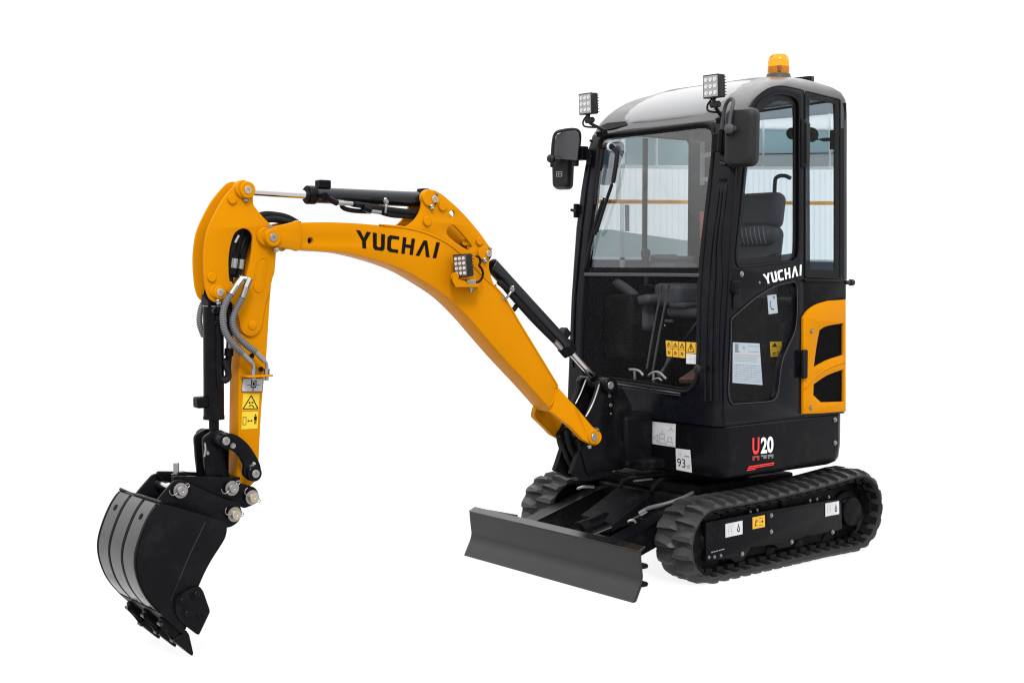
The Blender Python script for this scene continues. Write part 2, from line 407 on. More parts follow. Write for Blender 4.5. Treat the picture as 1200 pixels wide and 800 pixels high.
# ================================================================== undercarriage
def track_path():
    "closed (x,z) outline of the belt's outer surface, evenly sampled by arc length"
    cf, rf = np.array([.535, .190]), .173          # front idler (leaves room for the lugs)
    cb, rb = np.array([-.552, .216]), .192         # rear sprocket
    pts = []
    for k in range(40):                            # rear arc: from the top round the back to the bottom
        a = math.radians(88 + 182*k/39); pts.append(cb + rb*np.array([math.cos(a), math.sin(a)]))
    pts.append(np.array([-.3, .028])); 
    for k in range(40):
        a = math.radians(-91 + 179*k/39); pts.append(cf + rf*np.array([math.cos(a), math.sin(a)]))
    for t in np.linspace(.1, .9, 9):               # the top run sags a little between the wheels
        p = (1-t)*(cf + rf*np.array([.03, 1])) + t*(cb + rb*np.array([.03, 1])); p[1] -= .014*math.sin(math.pi*t); pts.append(p)
    P = np.array(pts + [pts[0]]); d = np.r_[0, np.cumsum(np.linalg.norm(np.diff(P, axis=0), axis=1))]
    return P, d
TP, TD = track_path(); TLEN = TD[-1]
def tp(s):
    s = s % TLEN; p = np.array([np.interp(s, TD, TP[:, 0]), np.interp(s, TD, TP[:, 1])])
    q = np.array([np.interp((s+.008) % TLEN, TD, TP[:, 0]), np.interp((s+.008) % TLEN, TD, TP[:, 1])])
    r = np.array([np.interp((s-.008) % TLEN, TD, TP[:, 0]), np.interp((s-.008) % TLEN, TD, TP[:, 1])])
    t = (q - r)/np.linalg.norm(q - r); n = np.array([t[1], -t[0]]); return p, t, n
# path runs counter-clockwise seen from +Y? make sure n points outwards
_p, _t, _n = tp(0.0)
NS = 1 if np.dot(_n, _p - np.array([0, .2])) > 0 else -1
def lug_mesh(side):
    "one angular tread block: u along the belt, v across (0 = outer edge, 1 = centre), w outwards"
    me = bpy.data.meshes.new('tread_lug'); s = side
    def P(u, v, w): return (u, v*s, w)
    base = [(-.022, -.001, -.004), (.034, -.001, -.004), (.040, .050, -.004), (.022, .118, -.004), (-.012, .134, -.004), (-.020, .062, -.004)]
    top = [(-.016, .006, .012), (.006, .005, .012), (.008, .044, .025), (-.002, .100, .026), (-.012, .116, .024), (-.016, .058, .026)]
    vs_ = [P(*q) for q in base + top]; f = [tuple(range(6)), tuple(range(6, 12))] + [(i, (i+1) % 6, 6+(i+1) % 6, 6+i) for i in range(6)]
    me.from_pydata(vs_, [], f); me.materials.append(LUGM); sharpen(me, 20); return me
def make_track(y0, y1, outer):
    "belt between y0 (inner) and y1 (outer) with its moulded lugs; outer=+1 when the outside faces +Y"
    W = abs(y1 - y0); rings = []
    N = 150
    for i in range(N):
        p, t, n = tp(TLEN*i/N); n = n*NS
        sec = []
        for v, w_ in ((0, -.008), (0, .0), (.012, .004), (W-.012, .004), (W, .0), (W, -.008), (W-.02, -.020), (.02, -.020)):
            q = p + n*w_; sec.append((q[0], y0 + (y1-y0)/W*v, q[1]))
        rings.append(sec)
    bm = bmesh.new(); R = [[bm.verts.new(q) for q in r] for r in rings]
    for i in range(N):
        for j in range(8): bm.faces.new((R[i][j], R[i][(j+1) % 8], R[(i+1) % N][(j+1) % 8], R[(i+1) % N][j]))
    tr = bmobj('rubber_track', bm, RUB, root, ang=40)
    # lugs
    nl = 43
    for side in (0, 1):
        ye = y1 if side == 0 else y0; sgn = (y0-y1)/W if side == 0 else (y1-y0)/W
        lm = lug_mesh(1); 
        for k in range(nl):
            p, t, n = tp(TLEN*(k + .5*side)/nl); n = n*NS
            T = Vector((t[0], 0, t[1])); Nn = Vector((n[0], 0, n[1])); Y = Vector((0, sgn, 0))
            M = Matrix(((T.x, Y.x, Nn.x, p[0]), (T.y, Y.y, Nn.y, ye), (T.z, Y.z, Nn.z, p[1]), (0, 0, 0, 1)))
            o = bpy.data.objects.new('tread_lug', lm); scene.collection.objects.link(o); o.parent = tr; o.matrix_local = M @ Matrix.Translation((0, 0, .003))
    # inner drive teeth, seen below the side plate
    bm = bmesh.new()
    for k in range(nl):
        p, t, n = tp(TLEN*k/nl); n = n*NS; c = p - n*.032
        M3 = Matrix(((t[0], 0, n[0]), (0, 1, 0), (t[1], 0, n[1])))
        for dy in (-.035, .035): add_box(bm, ((c[0]), (y0+y1)/2 + dy + outer*.02, c[1]), (.045, .028, .026), M3)
        add_box(bm, ((p - n*.022)[0], y1 - outer*.035, (p - n*.022)[1]), (.036, .05, .006), M3)
    bmobj('drive_lug_row', bm, RUBD, tr, kind='stuff')
    return tr
TRK = [make_track(.385, .618, 1), make_track(-.385, -.618, -1)]

def make_frame(sy):
    ys = .578*sy
    top = [(827.5, 612), (857, 606.5), (907, 596.8), (983.5, 584.5), (986, 590), (987, 619.5)]
    low = [(980, 622), (972, 622.5), (966, 624), (960, 625.5), (946, 627), (930, 633.5), (925, 640), (913, 642.5), (907, 638), (895, 639), (880, 641), (876, 648), (870.5, 657), (862, 659), (856, 654.5), (838, 655.5), (827.5, 658)]
    L = [(V(a, b_, y=.578).x, V(a, b_, y=.578).z) for a, b_ in top + low]
    if sy > 0: f = plate_y('track_frame', BLK, [L], ys, .05, root, px=False, bev=.003)
    else: f = plate_y('track_frame', BLK, [L], ys + .05, .05, root, px=False, bev=.003)
    # beam behind the plate, rollers, idler, sprocket
    box('frame_beam', BLKM, (-.02, .47*sy, .205), (.86, .13, .27), f, bevel=.006)
    for x in (-.38, -.16, .06, .28):
        lathe('track_roller', BLKM, (x, .41*sy, .075), (0, sy, 0), [(.02, 0), (.04, .01), (.04, .05), (.025, .055), (.025, .11), (.035, .115), (.035, .13), (.02, .135)], f, n=20)
    lathe('top_roller', BLKM, (-.03, .44*sy, .315), (0, sy, 0), [(.02, 0), (.03, .01), (.03, .1), (.02, .11)], f)
    lathe('idler_wheel', BLKM, (.535, .455*sy, .19), (0, sy, 0), [(.03, 0), (.12, .01), (.155, .02), (.155, .08), (.12, .09), (.05, .095), (.04, .11), (0, .11)], f, n=36)
    sp = lathe('drive_sprocket', BLKM, (-.545, .46*sy, .212), (0, sy, 0), [(.05, 0), (.13, .02), (.145, .03), (.145, .05), (.105, .055), (.1, .075), (.075, .085), (.075, .118), (.068, .122), (0, .122)], f, n=40)
    bm = bmesh.new()
    for k in range(18):
        a = 2*math.pi*k/18; c = Vector((-.545 + .155*math.cos(a), .5*sy, .212 + .155*math.sin(a)))
        add_box(bm, c, (.02, .03, .022), Matrix.Rotation(-a, 3, 'Y'))
    bmobj('sprocket_teeth', bm, BLKM, f, kind='stuff')
    return f
TF = make_frame(1); TF2 = make_frame(-1)
# sloping motor guard ring and hoses behind the side plate at the rear
tube('motor_hose', RUBD, [V(985, 589, y=.56), V(993, 586, y=.565), V(997, 590, y=.565), V(996, 600, y=.56), V(992, 606, y=.55), V(988, 610, y=.54)], .007, TF)
tube('motor_bracket', BLK, [V(990, 612, y=.565), V(997, 611, y=.565), V(1003, 606, y=.565)], .006, TF)
for (a, b_) in ((845.5, 650), (838, 651.5), (831.5, 652)): bolt(V(a-1, b_+.5, y=.579), NY, .006, .006, TF)
for (a, b_) in ((903.5, 603.5), (903.5, 622.5), (927.5, 634.5), (975.5, 623), (869.5, 648.5)): bolt(V(a, b_, y=.579), NY, .0085, .008, TF)
for (a, b_) in ((879, 601), (887, 599), (949, 587.5), (957, 585.8), (971, 583.5)): bolt(V(a, b_-1.5, y=.55), NY, .006, .006, TF)
bm = bmesh.new(); 
for (a, b_) in ((903, 601), ): pass
tube('panel_seam', RUBD, [V(897.5, 600, y=.5795), V(898.5, 611, y=.5795), V(902, 620, y=.5795)], .0012, TF, n=6, smooth=0)
def drop_sticker(x0, y0, x1, y1, x2, y2, x3, y3, parent):
    Q = QY([(x0, y0), (x1, y1), (x2, y2), (x3, y3)], .579)
    s = quad_sheet('white_sticker', WHT, Q, NY, parent)
    return Q, s
Q, s = drop_sticker(849.8, 613.6, 869.9, 609.5, 870, 625.3, 850, 629.6, TF)
for o_, (a, b_) in enumerate([((0, 0), (0, 0))]): pass
def sticker_print(Q):
    printed('print', LGI, Q, NY, TF, ringpoly(.03, .03, .5, .97, .03, .02) + [R4(.12, .72, .42, .76), R4(.12, .8, .4, .83)] + [seg(.16, .25, .16, .6, .05), seg(.36, .25, .36, .6, .05), seg(.16, .6, .36, .6, .05), seg(.16, .42, .36, .42, .05), seg(.16, .22, .36, .22, .05)])
    printed('print', INK, Q, NY, TF, [[(.76, .86), (.80, .6), (.85, .42), (.83, .26), (.76, .2), (.69, .26), (.67, .42), (.72, .6)]], .0018)
    printed('print', WHT, Q, NY, TF, [[(.76, .62), (.79, .45), (.79, .33), (.76, .28), (.73, .33), (.73, .45)]], .002)
sticker_print(Q)
Q, s = drop_sticker(966.8, 589.6, 983, 586.6, 983.2, 601.8, 967, 605, TF); sticker_print(Q)
Q = QY([(881.6, 606), (896, 603), (896.2, 616.8), (881.8, 619.7)], .579); quad_sheet('yellow_sticker', OST, Q, NY, TF)
printed('print', INK, Q, NY, TF, [seg(.15, .25, .4, .25, .05), seg(.2, .25, .3, .8, .06), seg(.3, .55, .45, .7, .05), seg(.55, .5, .85, .5, .05), seg(.75, .62, .85, .5, .05), seg(.75, .38, .85, .5, .05), seg(.5, .8, .8, .8, .03), seg(.5, .2, .8, .2, .03)])
printed('print', GINK, QY([(833, 646), (849, 642), (849, 643.5), (833, 648)], .579), NY, TF, [R4(.02, .2, .12, 1), R4(.18, .2, .3, .9), R4(.35, .2, .5, .9), R4(.56, .2, .7, .9), R4(.75, .2, .98, .9)])

# centre frame, slew ring
ch = box('chassis_frame', BLKM, (0, 0, .27), (.78, .74, .16), root, bevel=.01)
box('deck_plate', BLKM, (-.02, -.03, .375), (.72, .70, .06), ch, bevel=.01); box('cross_beam', BLKM, (.30, 0, .22), (.12, .80, .12), ch, bevel=.01); box('cross_beam', BLKM, (-.30, 0, .22), (.12, .80, .12), ch, bevel=.01)
lathe('slew_ring', BLKM, (0, 0, .34), (0, 0, 1), [(.30, 0), (.30, .04), (.26, .045), (.26, .1), (.24, .105), (.24, .14)], root, n=48)
# dozer blade
prof = [V(748.8, 646.7, y=.626), V(749.3, 656, y=.626), V(750.4, 668, y=.626), V(751, 676, y=.626), V(749.5, 684, y=.626), V(746, 694, y=.626), V(741.5, 706.7, y=.626)]
pf = cr([(p.x, p.z) for p in prof], 5, closed=False)
back = [(x-.014, z-.002) for x, z in pf]
sec = pf + back[::-1]
blade = prism('dozer_blade', STEEL, [(x, .626, z) for x, z in sec], [(x, -.628, z) for x, z in sec], root, bevel=.0015, ang=40)
sec2 = [(1.056, .224), (1.058, .229), (1.018, .246), (1.012, .240), (1.042, .222)]
prism('blade_top_flange', STEEL, [(x, .626, z) for x, z in sec2], [(x, -.628, z) for x, z in sec2], blade, bevel=.001)
ce = [(pf[-8][0]-.016, pf[-8][1]), (pf[-1][0]-.016, pf[-1][1]+.001), (pf[-1][0]-.028, pf[-1][1]+.002), (pf[-8][0]-.028, pf[-8][1])]
prism('cutting_edge', BLKM, [(x, .62, z) for x, z in ce], [(x, -.62, z) for x, z in ce], blade, bevel=.001)
for zz in (.152, .07):
    L = [(1.035, zz-.012), (1.04, zz+.012), (.995, zz+.010), (.985, zz), (.992, zz-.012)]
    prism('edge_bracket', BLKM, [(x, .618, z) for x, z in L], [(x, .56, z) for x, z in L], blade, bevel=.002)
    prism('edge_bracket', BLKM, [(x, -.56, z) for x, z in L], [(x, -.618, z) for x, z in L], blade, bevel=.002)
L = [(1.04, .03), (1.035, .2), (1.0, .2), (.955, .03)]
for yy in (-.35, -.12, .13, .36): prism('gusset', BLKM, [(x, yy, z) for x, z in L], [(x, yy-.012, z) for x, z in L], blade, bevel=.001)
box('handle_bar', BLK, (1.0, -.42, .238), (.02, .20, .012), blade, M=Matrix.Rotation(.12, 3, 'Z'))
box('handle_bar', BLK, (1.0, .40, .236), (.02, .24, .012), blade, M=Matrix.Rotation(-.1, 3, 'Z'))
# lift arms of the blade
for sy in (1, -1):
    sec = [(.30, .24), (.30, .33), (.45, .33), (1.03, .17), (1.03, .08), (.9, .08), (.5, .19)]
    y0 = .31*sy; a = prism('blade_arm', BLKM, [(x, y0+.035, z) for x, z in sec], [(x, y0-.035, z) for x, z in sec], root, bevel=.004)
    prism('arm_rib', BLK, [(x, y0+.045, z+.002) for x, z in ((.45, .33), (1.0, .185), (1.0, .176), (.45, .32))], [(x, y0-.045, z+.002) for x, z in ((.45, .33), (1.0, .185), (1.0, .176), (.45, .32))], a)
# blade cylinder under its sloping cover
cyl('blade_cylinder', BLK, (.42, 0, .27), (.84, 0, .195), .042, parent=root, n=28, bevel=.003)
cyl('cylinder_rod', BLKM, (.84, 0, .195), (.98, 0, .17), .018, parent=root, n=20)
cyl('cylinder_collar', BLKM, (.80, 0, .203), (.85, 0, .194), .047, parent=root, n=28, bevel=.003)
cyl('rod_eye', BLKM, (.96, -.05, .175), (.96, .05, .175), .032, parent=root, n=20, bevel=.003)
bm = bmesh.new(); qa = [V(681, 603, y=-.1), V(719, 613.5, y=.1), V(766.5, 576, y=.1), V(724.5, 570, y=-.1)]
for p in qa: pass
n_ = (qa[1]-qa[0]).cross(qa[2]-qa[1]).normalized(); n_ = n_ if n_.z > 0 else -n_
cov = prism('cylinder_cover', BLKM, [p for p in qa], [p - n_*.012 for p in qa], root, bevel=.002)
side = [qa[1], qa[2], qa[2]-Vector((0, 0, .06)), qa[1]-Vector((0, 0, .035))]
prism('cover_side', BLKM, [p - Vector((0, .002, .003)) for p in side], [p - Vector((0, .012, .003)) for p in side], cov, bevel=.001)
for (a, b_) in ((716.5, 580), (741, 586)): bolt(V(a, b_, z=.318 if a < 720 else .305), n_, .009, .01, cov)
# hydraulic hoses round the centre
tube('hydraulic_hose', HOS, [V(750, 601, y=.16), V(760, 595, y=.2), V(780, 590, y=.27), V(800, 583, y=.3), V(822, 572, y=.25), V(835, 566, y=.2)], .010, root)
tube('hydraulic_hose', RUBD, [V(727, 571, y=0), V(731, 563, y=.02), V(740, 559, y=.05), V(755, 557, y=.08), V(775, 555, y=.1)], .011, root)
cyl('hose_fitting', ZNC, V(750, 601.5, y=.16), V(757.5, 597, y=.19), .013, parent=root, n=12)
tube('hose_end', ZNC, [V(735, 611, y=.12), V(739, 609, y=.13), V(744, 609.5, y=.14), V(745.5, 613, y=.14)], .006, root)
tube('hydraulic_hose', ZNC, [V(676, 572.5, y=-.25), V(684, 570, y=-.22), V(696, 570, y=-.2)], .007, root)
tube('hydraulic_hose', HOS, [V(743, 563.5, y=.1), V(752, 562.5, y=.1), V(764, 561, y=.1)], .005, root)
tube('hydraulic_hose', RUBD, [V(764, 573, y=.12), V(770, 565, y=.1), V(780, 560, y=.1), V(800, 560, y=.1)], .012, root)

# ================================================================== platform skirt
def rrect(xr_, xf_, yf_, yn_, r, z, n=8):
    "rounded rectangle in plan; r = radii [front-near, front-far, rear-far, rear-near]"
    out = []
    for (cx_, cy_, a0, rr) in ((xf_, yn_, 0, r[0]), (xr_, yn_, 90, r[3]), (xr_, yf_, 180, r[2]), (xf_, yf_, 270, r[1])):
        sx = -1 if cx_ == xf_ else 1; sy = -1 if cy_ == yn_ else 1
        for k in range(n+1):
            a = math.radians(a0 + 90*k/n); out.append((cx_ + sx*rr + rr*math.cos(a), cy_ + sy*rr + rr*math.sin(a), z))
    return out
rings = []
for z, ins in ((.455, .06), (.462, .03), (.475, .012), (.50, .004), (.56, 0), (.716, 0), (.722, -.0 + .004)):
    e = ins; rings.append(rrect(-.575+e*1.5, .415-e, -.60+e, .530-e, [.065, .065, .12, .12], z, 8))
skirt = loft('platform_skirt', BLK, rings, root, ang=28)
for (a, b_) in ((978.3, 491.5), (978.3, 518.5)): bolt(V(a, b_, y=.531), NY, .010, .009, skirt)
bolt(V(750.7, 494.5, x=.416), NX, .011, .009, skirt)
box('skirt_seam', RUBD, V(981.5, 515, y=.5312), (.002, .001, .2), skirt, bevel=0)
# white stickers on the front of the skirt
def QX(pts, x): return [V(a, b_, x=x) for a, b_ in pts]
Q = QX([(763, 493.6), (792, 496.6), (791.5, 523.8), (762.4, 519.5)], .4165); quad_sheet('lifting_sticker', WHT, Q, NX, skirt)
printed('print', LGI, Q, NX, skirt, [R4(.04, .04, .96, .06), R4(.04, .94, .96, .96), R4(.1, .86, .22, .9)], .0016)
printed('print', GINK, Q, NX, skirt, [seg(.12, .3, .3, .44, .02), seg(.12, .3, .3, .16, .02), seg(.3, .16, .3, .44, .02), seg(.38, .1, .38, .5, .02), seg(.56, .1, .56, .5, .02), seg(.38, .5, .56, .5, .02), seg(.38, .3, .56, .3, .02), seg(.47, .5, .47, .7, .02), seg(.66, .1, .72, .4, .02), seg(.9, .1, .84, .4, .02), seg(.72, .4, .84, .4, .02), seg(.68, .2, .88, .2, .02), seg(.7, .65, .82, .78, .02), seg(.94, .65, .82, .78, .02), seg(.82, .78, .82, .9, .02), seg(.2, .12, .7, .1, .014)], .0018)
Q = QX([(792, 525), (809, 527), (811, 553.5), (792.8, 550)], .4165); 
quad_sheet('noise_sticker', WHT, Q, NX, skirt)
text('print', '93', INK, [Q[3].lerp(Q[0], .56).lerp(Q[2].lerp(Q[1], .56), .08), Q[3].lerp(Q[0], .56).lerp(Q[2].lerp(Q[1], .56), .62), Q[3].lerp(Q[0], .16).lerp(Q[2].lerp(Q[1], .16), .62), Q[3].lerp(Q[0], .16).lerp(Q[2].lerp(Q[1], .16), .08)], NX, skirt, .0016)
def sub(Q, u0, v0, u1, v1):
    def f(u, v): return Q[3].lerp(Q[2], u).lerp(Q[0].lerp(Q[1], u), v)
    return [f(u0, v1), f(u1, v1), f(u1, v0), f(u0, v0)]
text('print', 'dB', GINK, sub(Q, .70, .16, .92, .34), NX, skirt, .0016)
text('print', 'Lwa', INK, sub(Q, .55, .66, .88, .76), NX, skirt, .0016)
printed('print', LGI, sub(Q, .15, .6, .45, .9), NX, skirt, [seg(.1, .1, .9, .9, .06), seg(.9, .1, .1, .9, .06), seg(.5, 0, .5, 1, .05), seg(0, .5, 1, .5, .05)], .0016)
# U20 lettering, its mirrored fade and the red stripes
text('lettering', 'U', RED, QY([(881.7, 513), (889.8, 511.9), (889.6, 531.7), (881.6, 532.6)], .531), NY, skirt, .0008, bold=.03)
text('lettering', '20', WPR, QY([(891.6, 512.4), (906.2, 510.5), (906.2, 530), (891.4, 531.6)], .531), NY, skirt, .0008, bold=.03)
printed('lettering', DRED, QY([(881.6, 534.2), (889.6, 533.3), (889.6, 539.4), (881.6, 540)], .531), NY, skirt, [R4(0, .1, .3, 1), R4(.7, .1, 1, 1), R4(.3, .62, .7, 1)], .0008)
printed('lettering', DGR, QY([(891.4, 533.2), (906.2, 531.8), (906.2, 537.8), (891.4, 539.2)], .531), NY, skirt, [R4(0, .7, .46, 1), R4(.18, .3, .46, .62), R4(.54, .55, 1, 1), R4(.56, .2, .68, .5), R4(.86, .2, .98, .5)], .0008)
printed('stripes', RED, QY([(876, 546), (907, 541), (907, 546.2), (875.6, 551.4)], .531), NY, skirt, [R4(.03, .72, 1, .95), R4(.0, .36, .99, .56), R4(-.02, .02, .3, .2)], .0008)

# swing bracket (black casting that carries the boom)
def yz(pts, y): return [V(a, b_, y=y) for a, b_ in pts]
bp = [(704, 446), (722, 445.5), (724, 462), (719, 478), (722, 505), (731, 520), (733, 548), (700, 552), (690, 557), (684, 538), (678, 515), (684, 503), (690, 487), (697, 470), (702, 456)]
brk = plate_y('swing_bracket', BLK, [cr(bp, 3)], .085, .03, root, bev=.004)
Lb = [(V(a, b_, y=.085).x, V(a, b_, y=.085).z) for a, b_ in cr(bp, 3)]
plate_y('side_plate', BLK, [Lb], -.055, .03, brk, px=False, bev=.004)
core = [(.84, .46), (.80, .70), (.72, .86), (.62, .90), (.55, .8), (.5, .5)]
prism('casting_core', BLKM, [(x, .056, z) for x, z in core], [(x, -.056, z) for x, z in core], brk, bevel=.01)
ph = [(.97, .50), (.955, .53), (.88, .70), (.80, .72), (.70, .70), (.70, .46), (.88, .455)]
for yy in (.075, -.045): prism('side_plate', BLK, [(x, yy, z) for x, z in ph], [(x, yy-.03, z) for x, z in ph], brk, bevel=.004)
tube('plate_edge', ZNC, [V(702.5, 449, y=.088), V(700, 458, y=.088), V(695, 472, y=.088), V(689, 484, y=.088), V(686.5, 488, y=.088)], .0045, brk)
tube('plate_edge', ZNC, [V(687, 444, y=-.03), V(684, 452, y=-.03), V(680, 462, y=-.03), V(674.5, 473, y=-.03)], .0045, brk)
boss(716.2, 451.5, .118, .040, .05, brk, BLK); pin(716.2, 451.5, .125, .019, brk)
cyl('pin_tube', BLK, V(716.2, 451.5, y=.1), V(716.2, 451.5, y=.1) - Vector((0, .22, 0)), .036, parent=brk, bevel=.003)
for (a, b_) in ((713.5, 463.5), (715, 474.5)): bolt(V(a, b_, y=.09), NY, .007, .010, brk)
bolt(V(715.5, 484.5, y=.09), NY, .004, .006, brk)
cyl('boom_foot_pin', ZNC, V(696.5, 511.8, y=.1), V(696.5, 511.8, y=.1) - Vector((0, .26, 0)), .017, parent=brk)
# swing pivot body below, linking bracket to platform
box('pivot_housing', BLKM, (.52, -.02, .62), (.2, .20, .26), brk, bevel=.02)
box('pivot_housing', BLKM, (.46, .02, .505), (.2, .26, .05), brk, bevel=.01)
for (a, b_, c) in ((700, 540, .16), (715, 541, .19), (733, 541, .22)): box('clamp_block', BLK, V(a, b_+1, x=.66), (.03, .045, .022), brk, bevel=.004)
bolt(V(719.5, 549, x=.66), NX, .011, .014, brk); bolt(V(714, 551.5, x=.66), NX, .009, .01, brk); bolt(V(715, 540, x=.68), NX, .007, .008, brk)
tube('hydraulic_hose', HOS, [V(661, 530, y=-.02), V(663, 537, y=-.02), V(667, 542, y=-.02), V(670, 548, y=-.02)], .005, brk)
tube('hydraulic_hose', RUBD, [V(655, 512, y=.0), V(660, 524, y=.0), V(664, 535, y=0.), V(671, 551, y=.0)], .011, brk)
tube('hydraulic_hose', RUBD, [V(664, 500, y=.03), V(667, 522, y=.03), V(676, 540, y=.03), V(682, 556, y=.03)], .013, brk)
# ================================================================== cab
XR = -.566
def sl_(z, e, dxf=0, dxr=0, rc=.045, rr=.035, ey=0):
    return rrect(XR + e + dxr, xf(z) - e + dxf, -.60 + e + ey, .52 - e - ey, [rc, .03, rr, rr], z, 8)
SL = [(.724, 0), (.95, 0), (1.32, 0), (1.7, 0), (1.9, 0), (2.02, 0), (2.13, 0), (2.20, 0)]
def cabrings(e, bottom, topcut=0.0):
    R = [sl_(z if i else bottom, e, dxr=.012*max(0, (z-.8)/1.4)) for i, (z, _) in enumerate(SL)]
    for z, dxr, ey, rc, rr in ((2.27, .014, .001, .055, .035), (2.31, .014, .002, .065, .04), (2.35, .016, .005, .075, .045), (2.385, .028, .014, .085, .06), (2.41, .055, .032, .10, .09), (2.43, .12, .06, .12, .12), (2.446, .18, .10, .12, .12), (2.456, .24, .17, .12, .1)):
        z2 = z - topcut*(z-2.2)/.25
        R.append(rrect(XR + e + dxr, xf(z) - e, -.60 + e + ey, .52 - e - ey, [rc, rc*.9, rr, rr], z2, 8))
    return R
cab = loft('cab_frame', CABP, cabrings(0, .724), root, ang=25)
inner = loft('t', BLKM, cabrings(.042, .76, .04), None)
def cut_y(px, y0, y1):
    P = [(V(a, b_, y=.52).x, V(a, b_, y=.52).z) for a, b_ in px]
    return prism('t', None, [(x, y0, z) for x, z in P], [(x, y1, z) for x, z in P], None)
door_win = cr([(862.3, 300), (863.5, 288), (868, 245), (871.5, 205), (876, 165), (885.5, 127), (896, 116), (910, 110.3), (923, 111), (933, 116), (936.3, 126), (936.5, 160), (936.5, 240), (936, 294), (932, 304), (926, 307), (900, 309.5), (870, 312.5), (864, 310)], 3)
door_low = cr([(856.8, 376), (856, 400), (854, 440), (853.5, 462), (857.5, 473), (866, 473.5), (890, 471.8), (904.8, 470), (911.8, 463), (914.5, 445), (917.5, 424), (924, 407), (932.5, 388), (935, 368), (935, 340), (933, 331.5), (927, 330), (906.5, 335.6), (884, 349.6), (870, 361.5), (859.3, 371)], 3)
quarter = rnd([(943.5, 107), (984.5, 117), (984.5, 326.5), (943.5, 324.5)], 2, 3)
ws_out = [(712, 158.5), (740, 155.3), (800, 148), (826, 145.5), (834, 147), (838.3, 156), (837.5, 175), (836, 210), (829.5, 240), (825, 290), (820.8, 320), (818.5, 365), (818, 425), (816, 446), (808, 457), (797, 458.5), (760, 452.5), (722, 447.3), (692, 443.5), (681.5, 438), (680, 410), (682, 365), (684.8, 323), (689, 275), (695, 230), (699.5, 185), (702, 165)]
ws_out = [(712, 158.5), (740, 155.3), (800, 148), (822, 145.5), (832.5, 147.3), (836.5, 156), (835, 185), (830, 232), (825, 280), (821.3, 320), (819, 365), (818, 425), (815.5, 447), (807, 457), (797, 458.5), (760, 452.5), (722, 447.3), (692, 443.5), (681.5, 438), (680, 410), (682, 365), (684.8, 323), (689.5, 275), (695.5, 230), (700, 185), (703, 165)]
WSO = [VF(a, b_) for a, b_ in cr(ws_out, 3)]
cutters = [inner,
    prism('t', None, [(.8, p.y, p.z) for p in WSO], [(-.1, p.y, p.z) for p in WSO], None),
    cut_y(door_win, .45, .6), cut_y(door_low, .45, .6), cut_y(quarter, .45, .6)]
FARW = [(-.525, 1.47), (-.525, 2.20), (-.50, 2.225), (.10, 2.225), (.17, 2.18), (.27, 1.49), (.25, 1.47)]
cutters.append(prism('t', None, [(x, -.5, z) for x, z in FARW], [(x, -.7, z) for x, z in FARW], None))
REARW = rnd([(-.42, 1.46), (.465, 1.46), (.465, 2.36), (-.42, 2.34)], .04)
cutters.append(prism('t', None, [(-.8, y, z) for y, z in REARW], [(-.45, y, z) for y, z in REARW], None))
boolean(cab, cutters)
cab.data.materials.append(CABS)
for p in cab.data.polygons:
    if p.center.z > 2.2 or (p.center.x < XR + .045 and p.center.z > .8 and p.normal.x < -.08 and p.normal.y > .05): p.material_index = 1  # upper faces and rear corner take the sky-lit copy of the paint
# headliner / inner lining
# windscreen: glass, gasket, mid bar
def ring_on(name, pts, r, m, parent, off=.0, n=8):
    return tube(name, m, pts, r, parent, n=n, smooth=0, closed=True)
c0 = sum((Vector(p) for p in WSO), Vector())/len(WSO)
wsg = [Vector(p) + (c0 - Vector(p)).normalized()*.012 + Vector((-.006, 0, 0)) for p in WSO]
bm = bmesh.new()
# lower and upper panes follow the raked face
def pane(name, m, pts, parent):
    bm = bmesh.new(); c = bm.verts.new(sum((Vector(p) for p in pts), Vector())/len(pts)); vv = [bm.verts.new(p) for p in pts]
    for i in range(len(vv)): bm.faces.new((vv[i], vv[(i+1) % len(vv)], c))
    return bmobj(name, bm, m, parent, recalc=False)
wind = tube('windscreen', RUBD, WSO, .0105, root, n=8, smooth=0, closed=True)
zb = VF(750, 322).z
def clipz(pts, z, upper):
    out = []
    for i in range(len(pts)):
        a = Vector(pts[i]); b_ = Vector(pts[(i+1) % len(pts)]); ia = (a.z >= z) == upper; ib = (b_.z >= z) == upper
        if ia: out.append(a)
        if ia != ib: t = (z - a.z)/(b_.z - a.z); out.append(a.lerp(b_, t))
    return out
pane('window_pane', GLU, clipz(wsg, zb, True), wind); pane('window_pane', GLL, clipz(wsg, zb, False), wind)
ws2 = [Vector(p) + (c0 - Vector(p)).normalized()*.016 + Vector((-.006, 0, 0)) for p in WSO]
tube('gasket', BLKM, ws2, .007, wind, smooth=0, closed=True, n=8)
a = VF(686, 320.5); b_ = VF(821, 323.5)
box('cross_bar', PLG, (a+b_)/2 + Vector((.0, 0, 0)), (.022, (a-b_).length, .018), wind, bevel=.004)
a = VF(690, 315.5); b_ = VF(821, 317.5)
box('cross_bar', BLKM, (a+b_)/2 + Vector((-.008, 0, 0)), (.016, (a-b_).length, .026), wind, bevel=.002)
tube('bottom_trim', ZNC, [VF(722, 449.5, .012), VF(797, 461, .012)], .0045, wind, smooth=0)
tube('bottom_trim', PLG, [VF(722, 453, .012), VF(797, 463.5, .012)], .003, wind, smooth=0)
# pillar extrusions between windscreen and door
for k, (dx, r, m) in enumerate(((5.5, .007, CABP), (12, .009, CABP), (19, .010, CABP))):
    P = [VF(841 + dx*.55, 210, .0), VF(836 + dx*.6, 250), VF(830+dx*.7, 290), VF(825.5+dx, 330), VF(823+dx, 370), VF(821.5+dx, 430), VF(821.5+dx, 470)]
    tube('pillar_bead', m, P, r, cab)
# far edge bead
tube('pillar_bead', CABP, [VF(694, 178, .004), VF(689, 205, .004), VF(682, 260, .004), VF(677, 310, .004), VF(673, 360, .004), VF(671, 430, .004)], .006, cab)
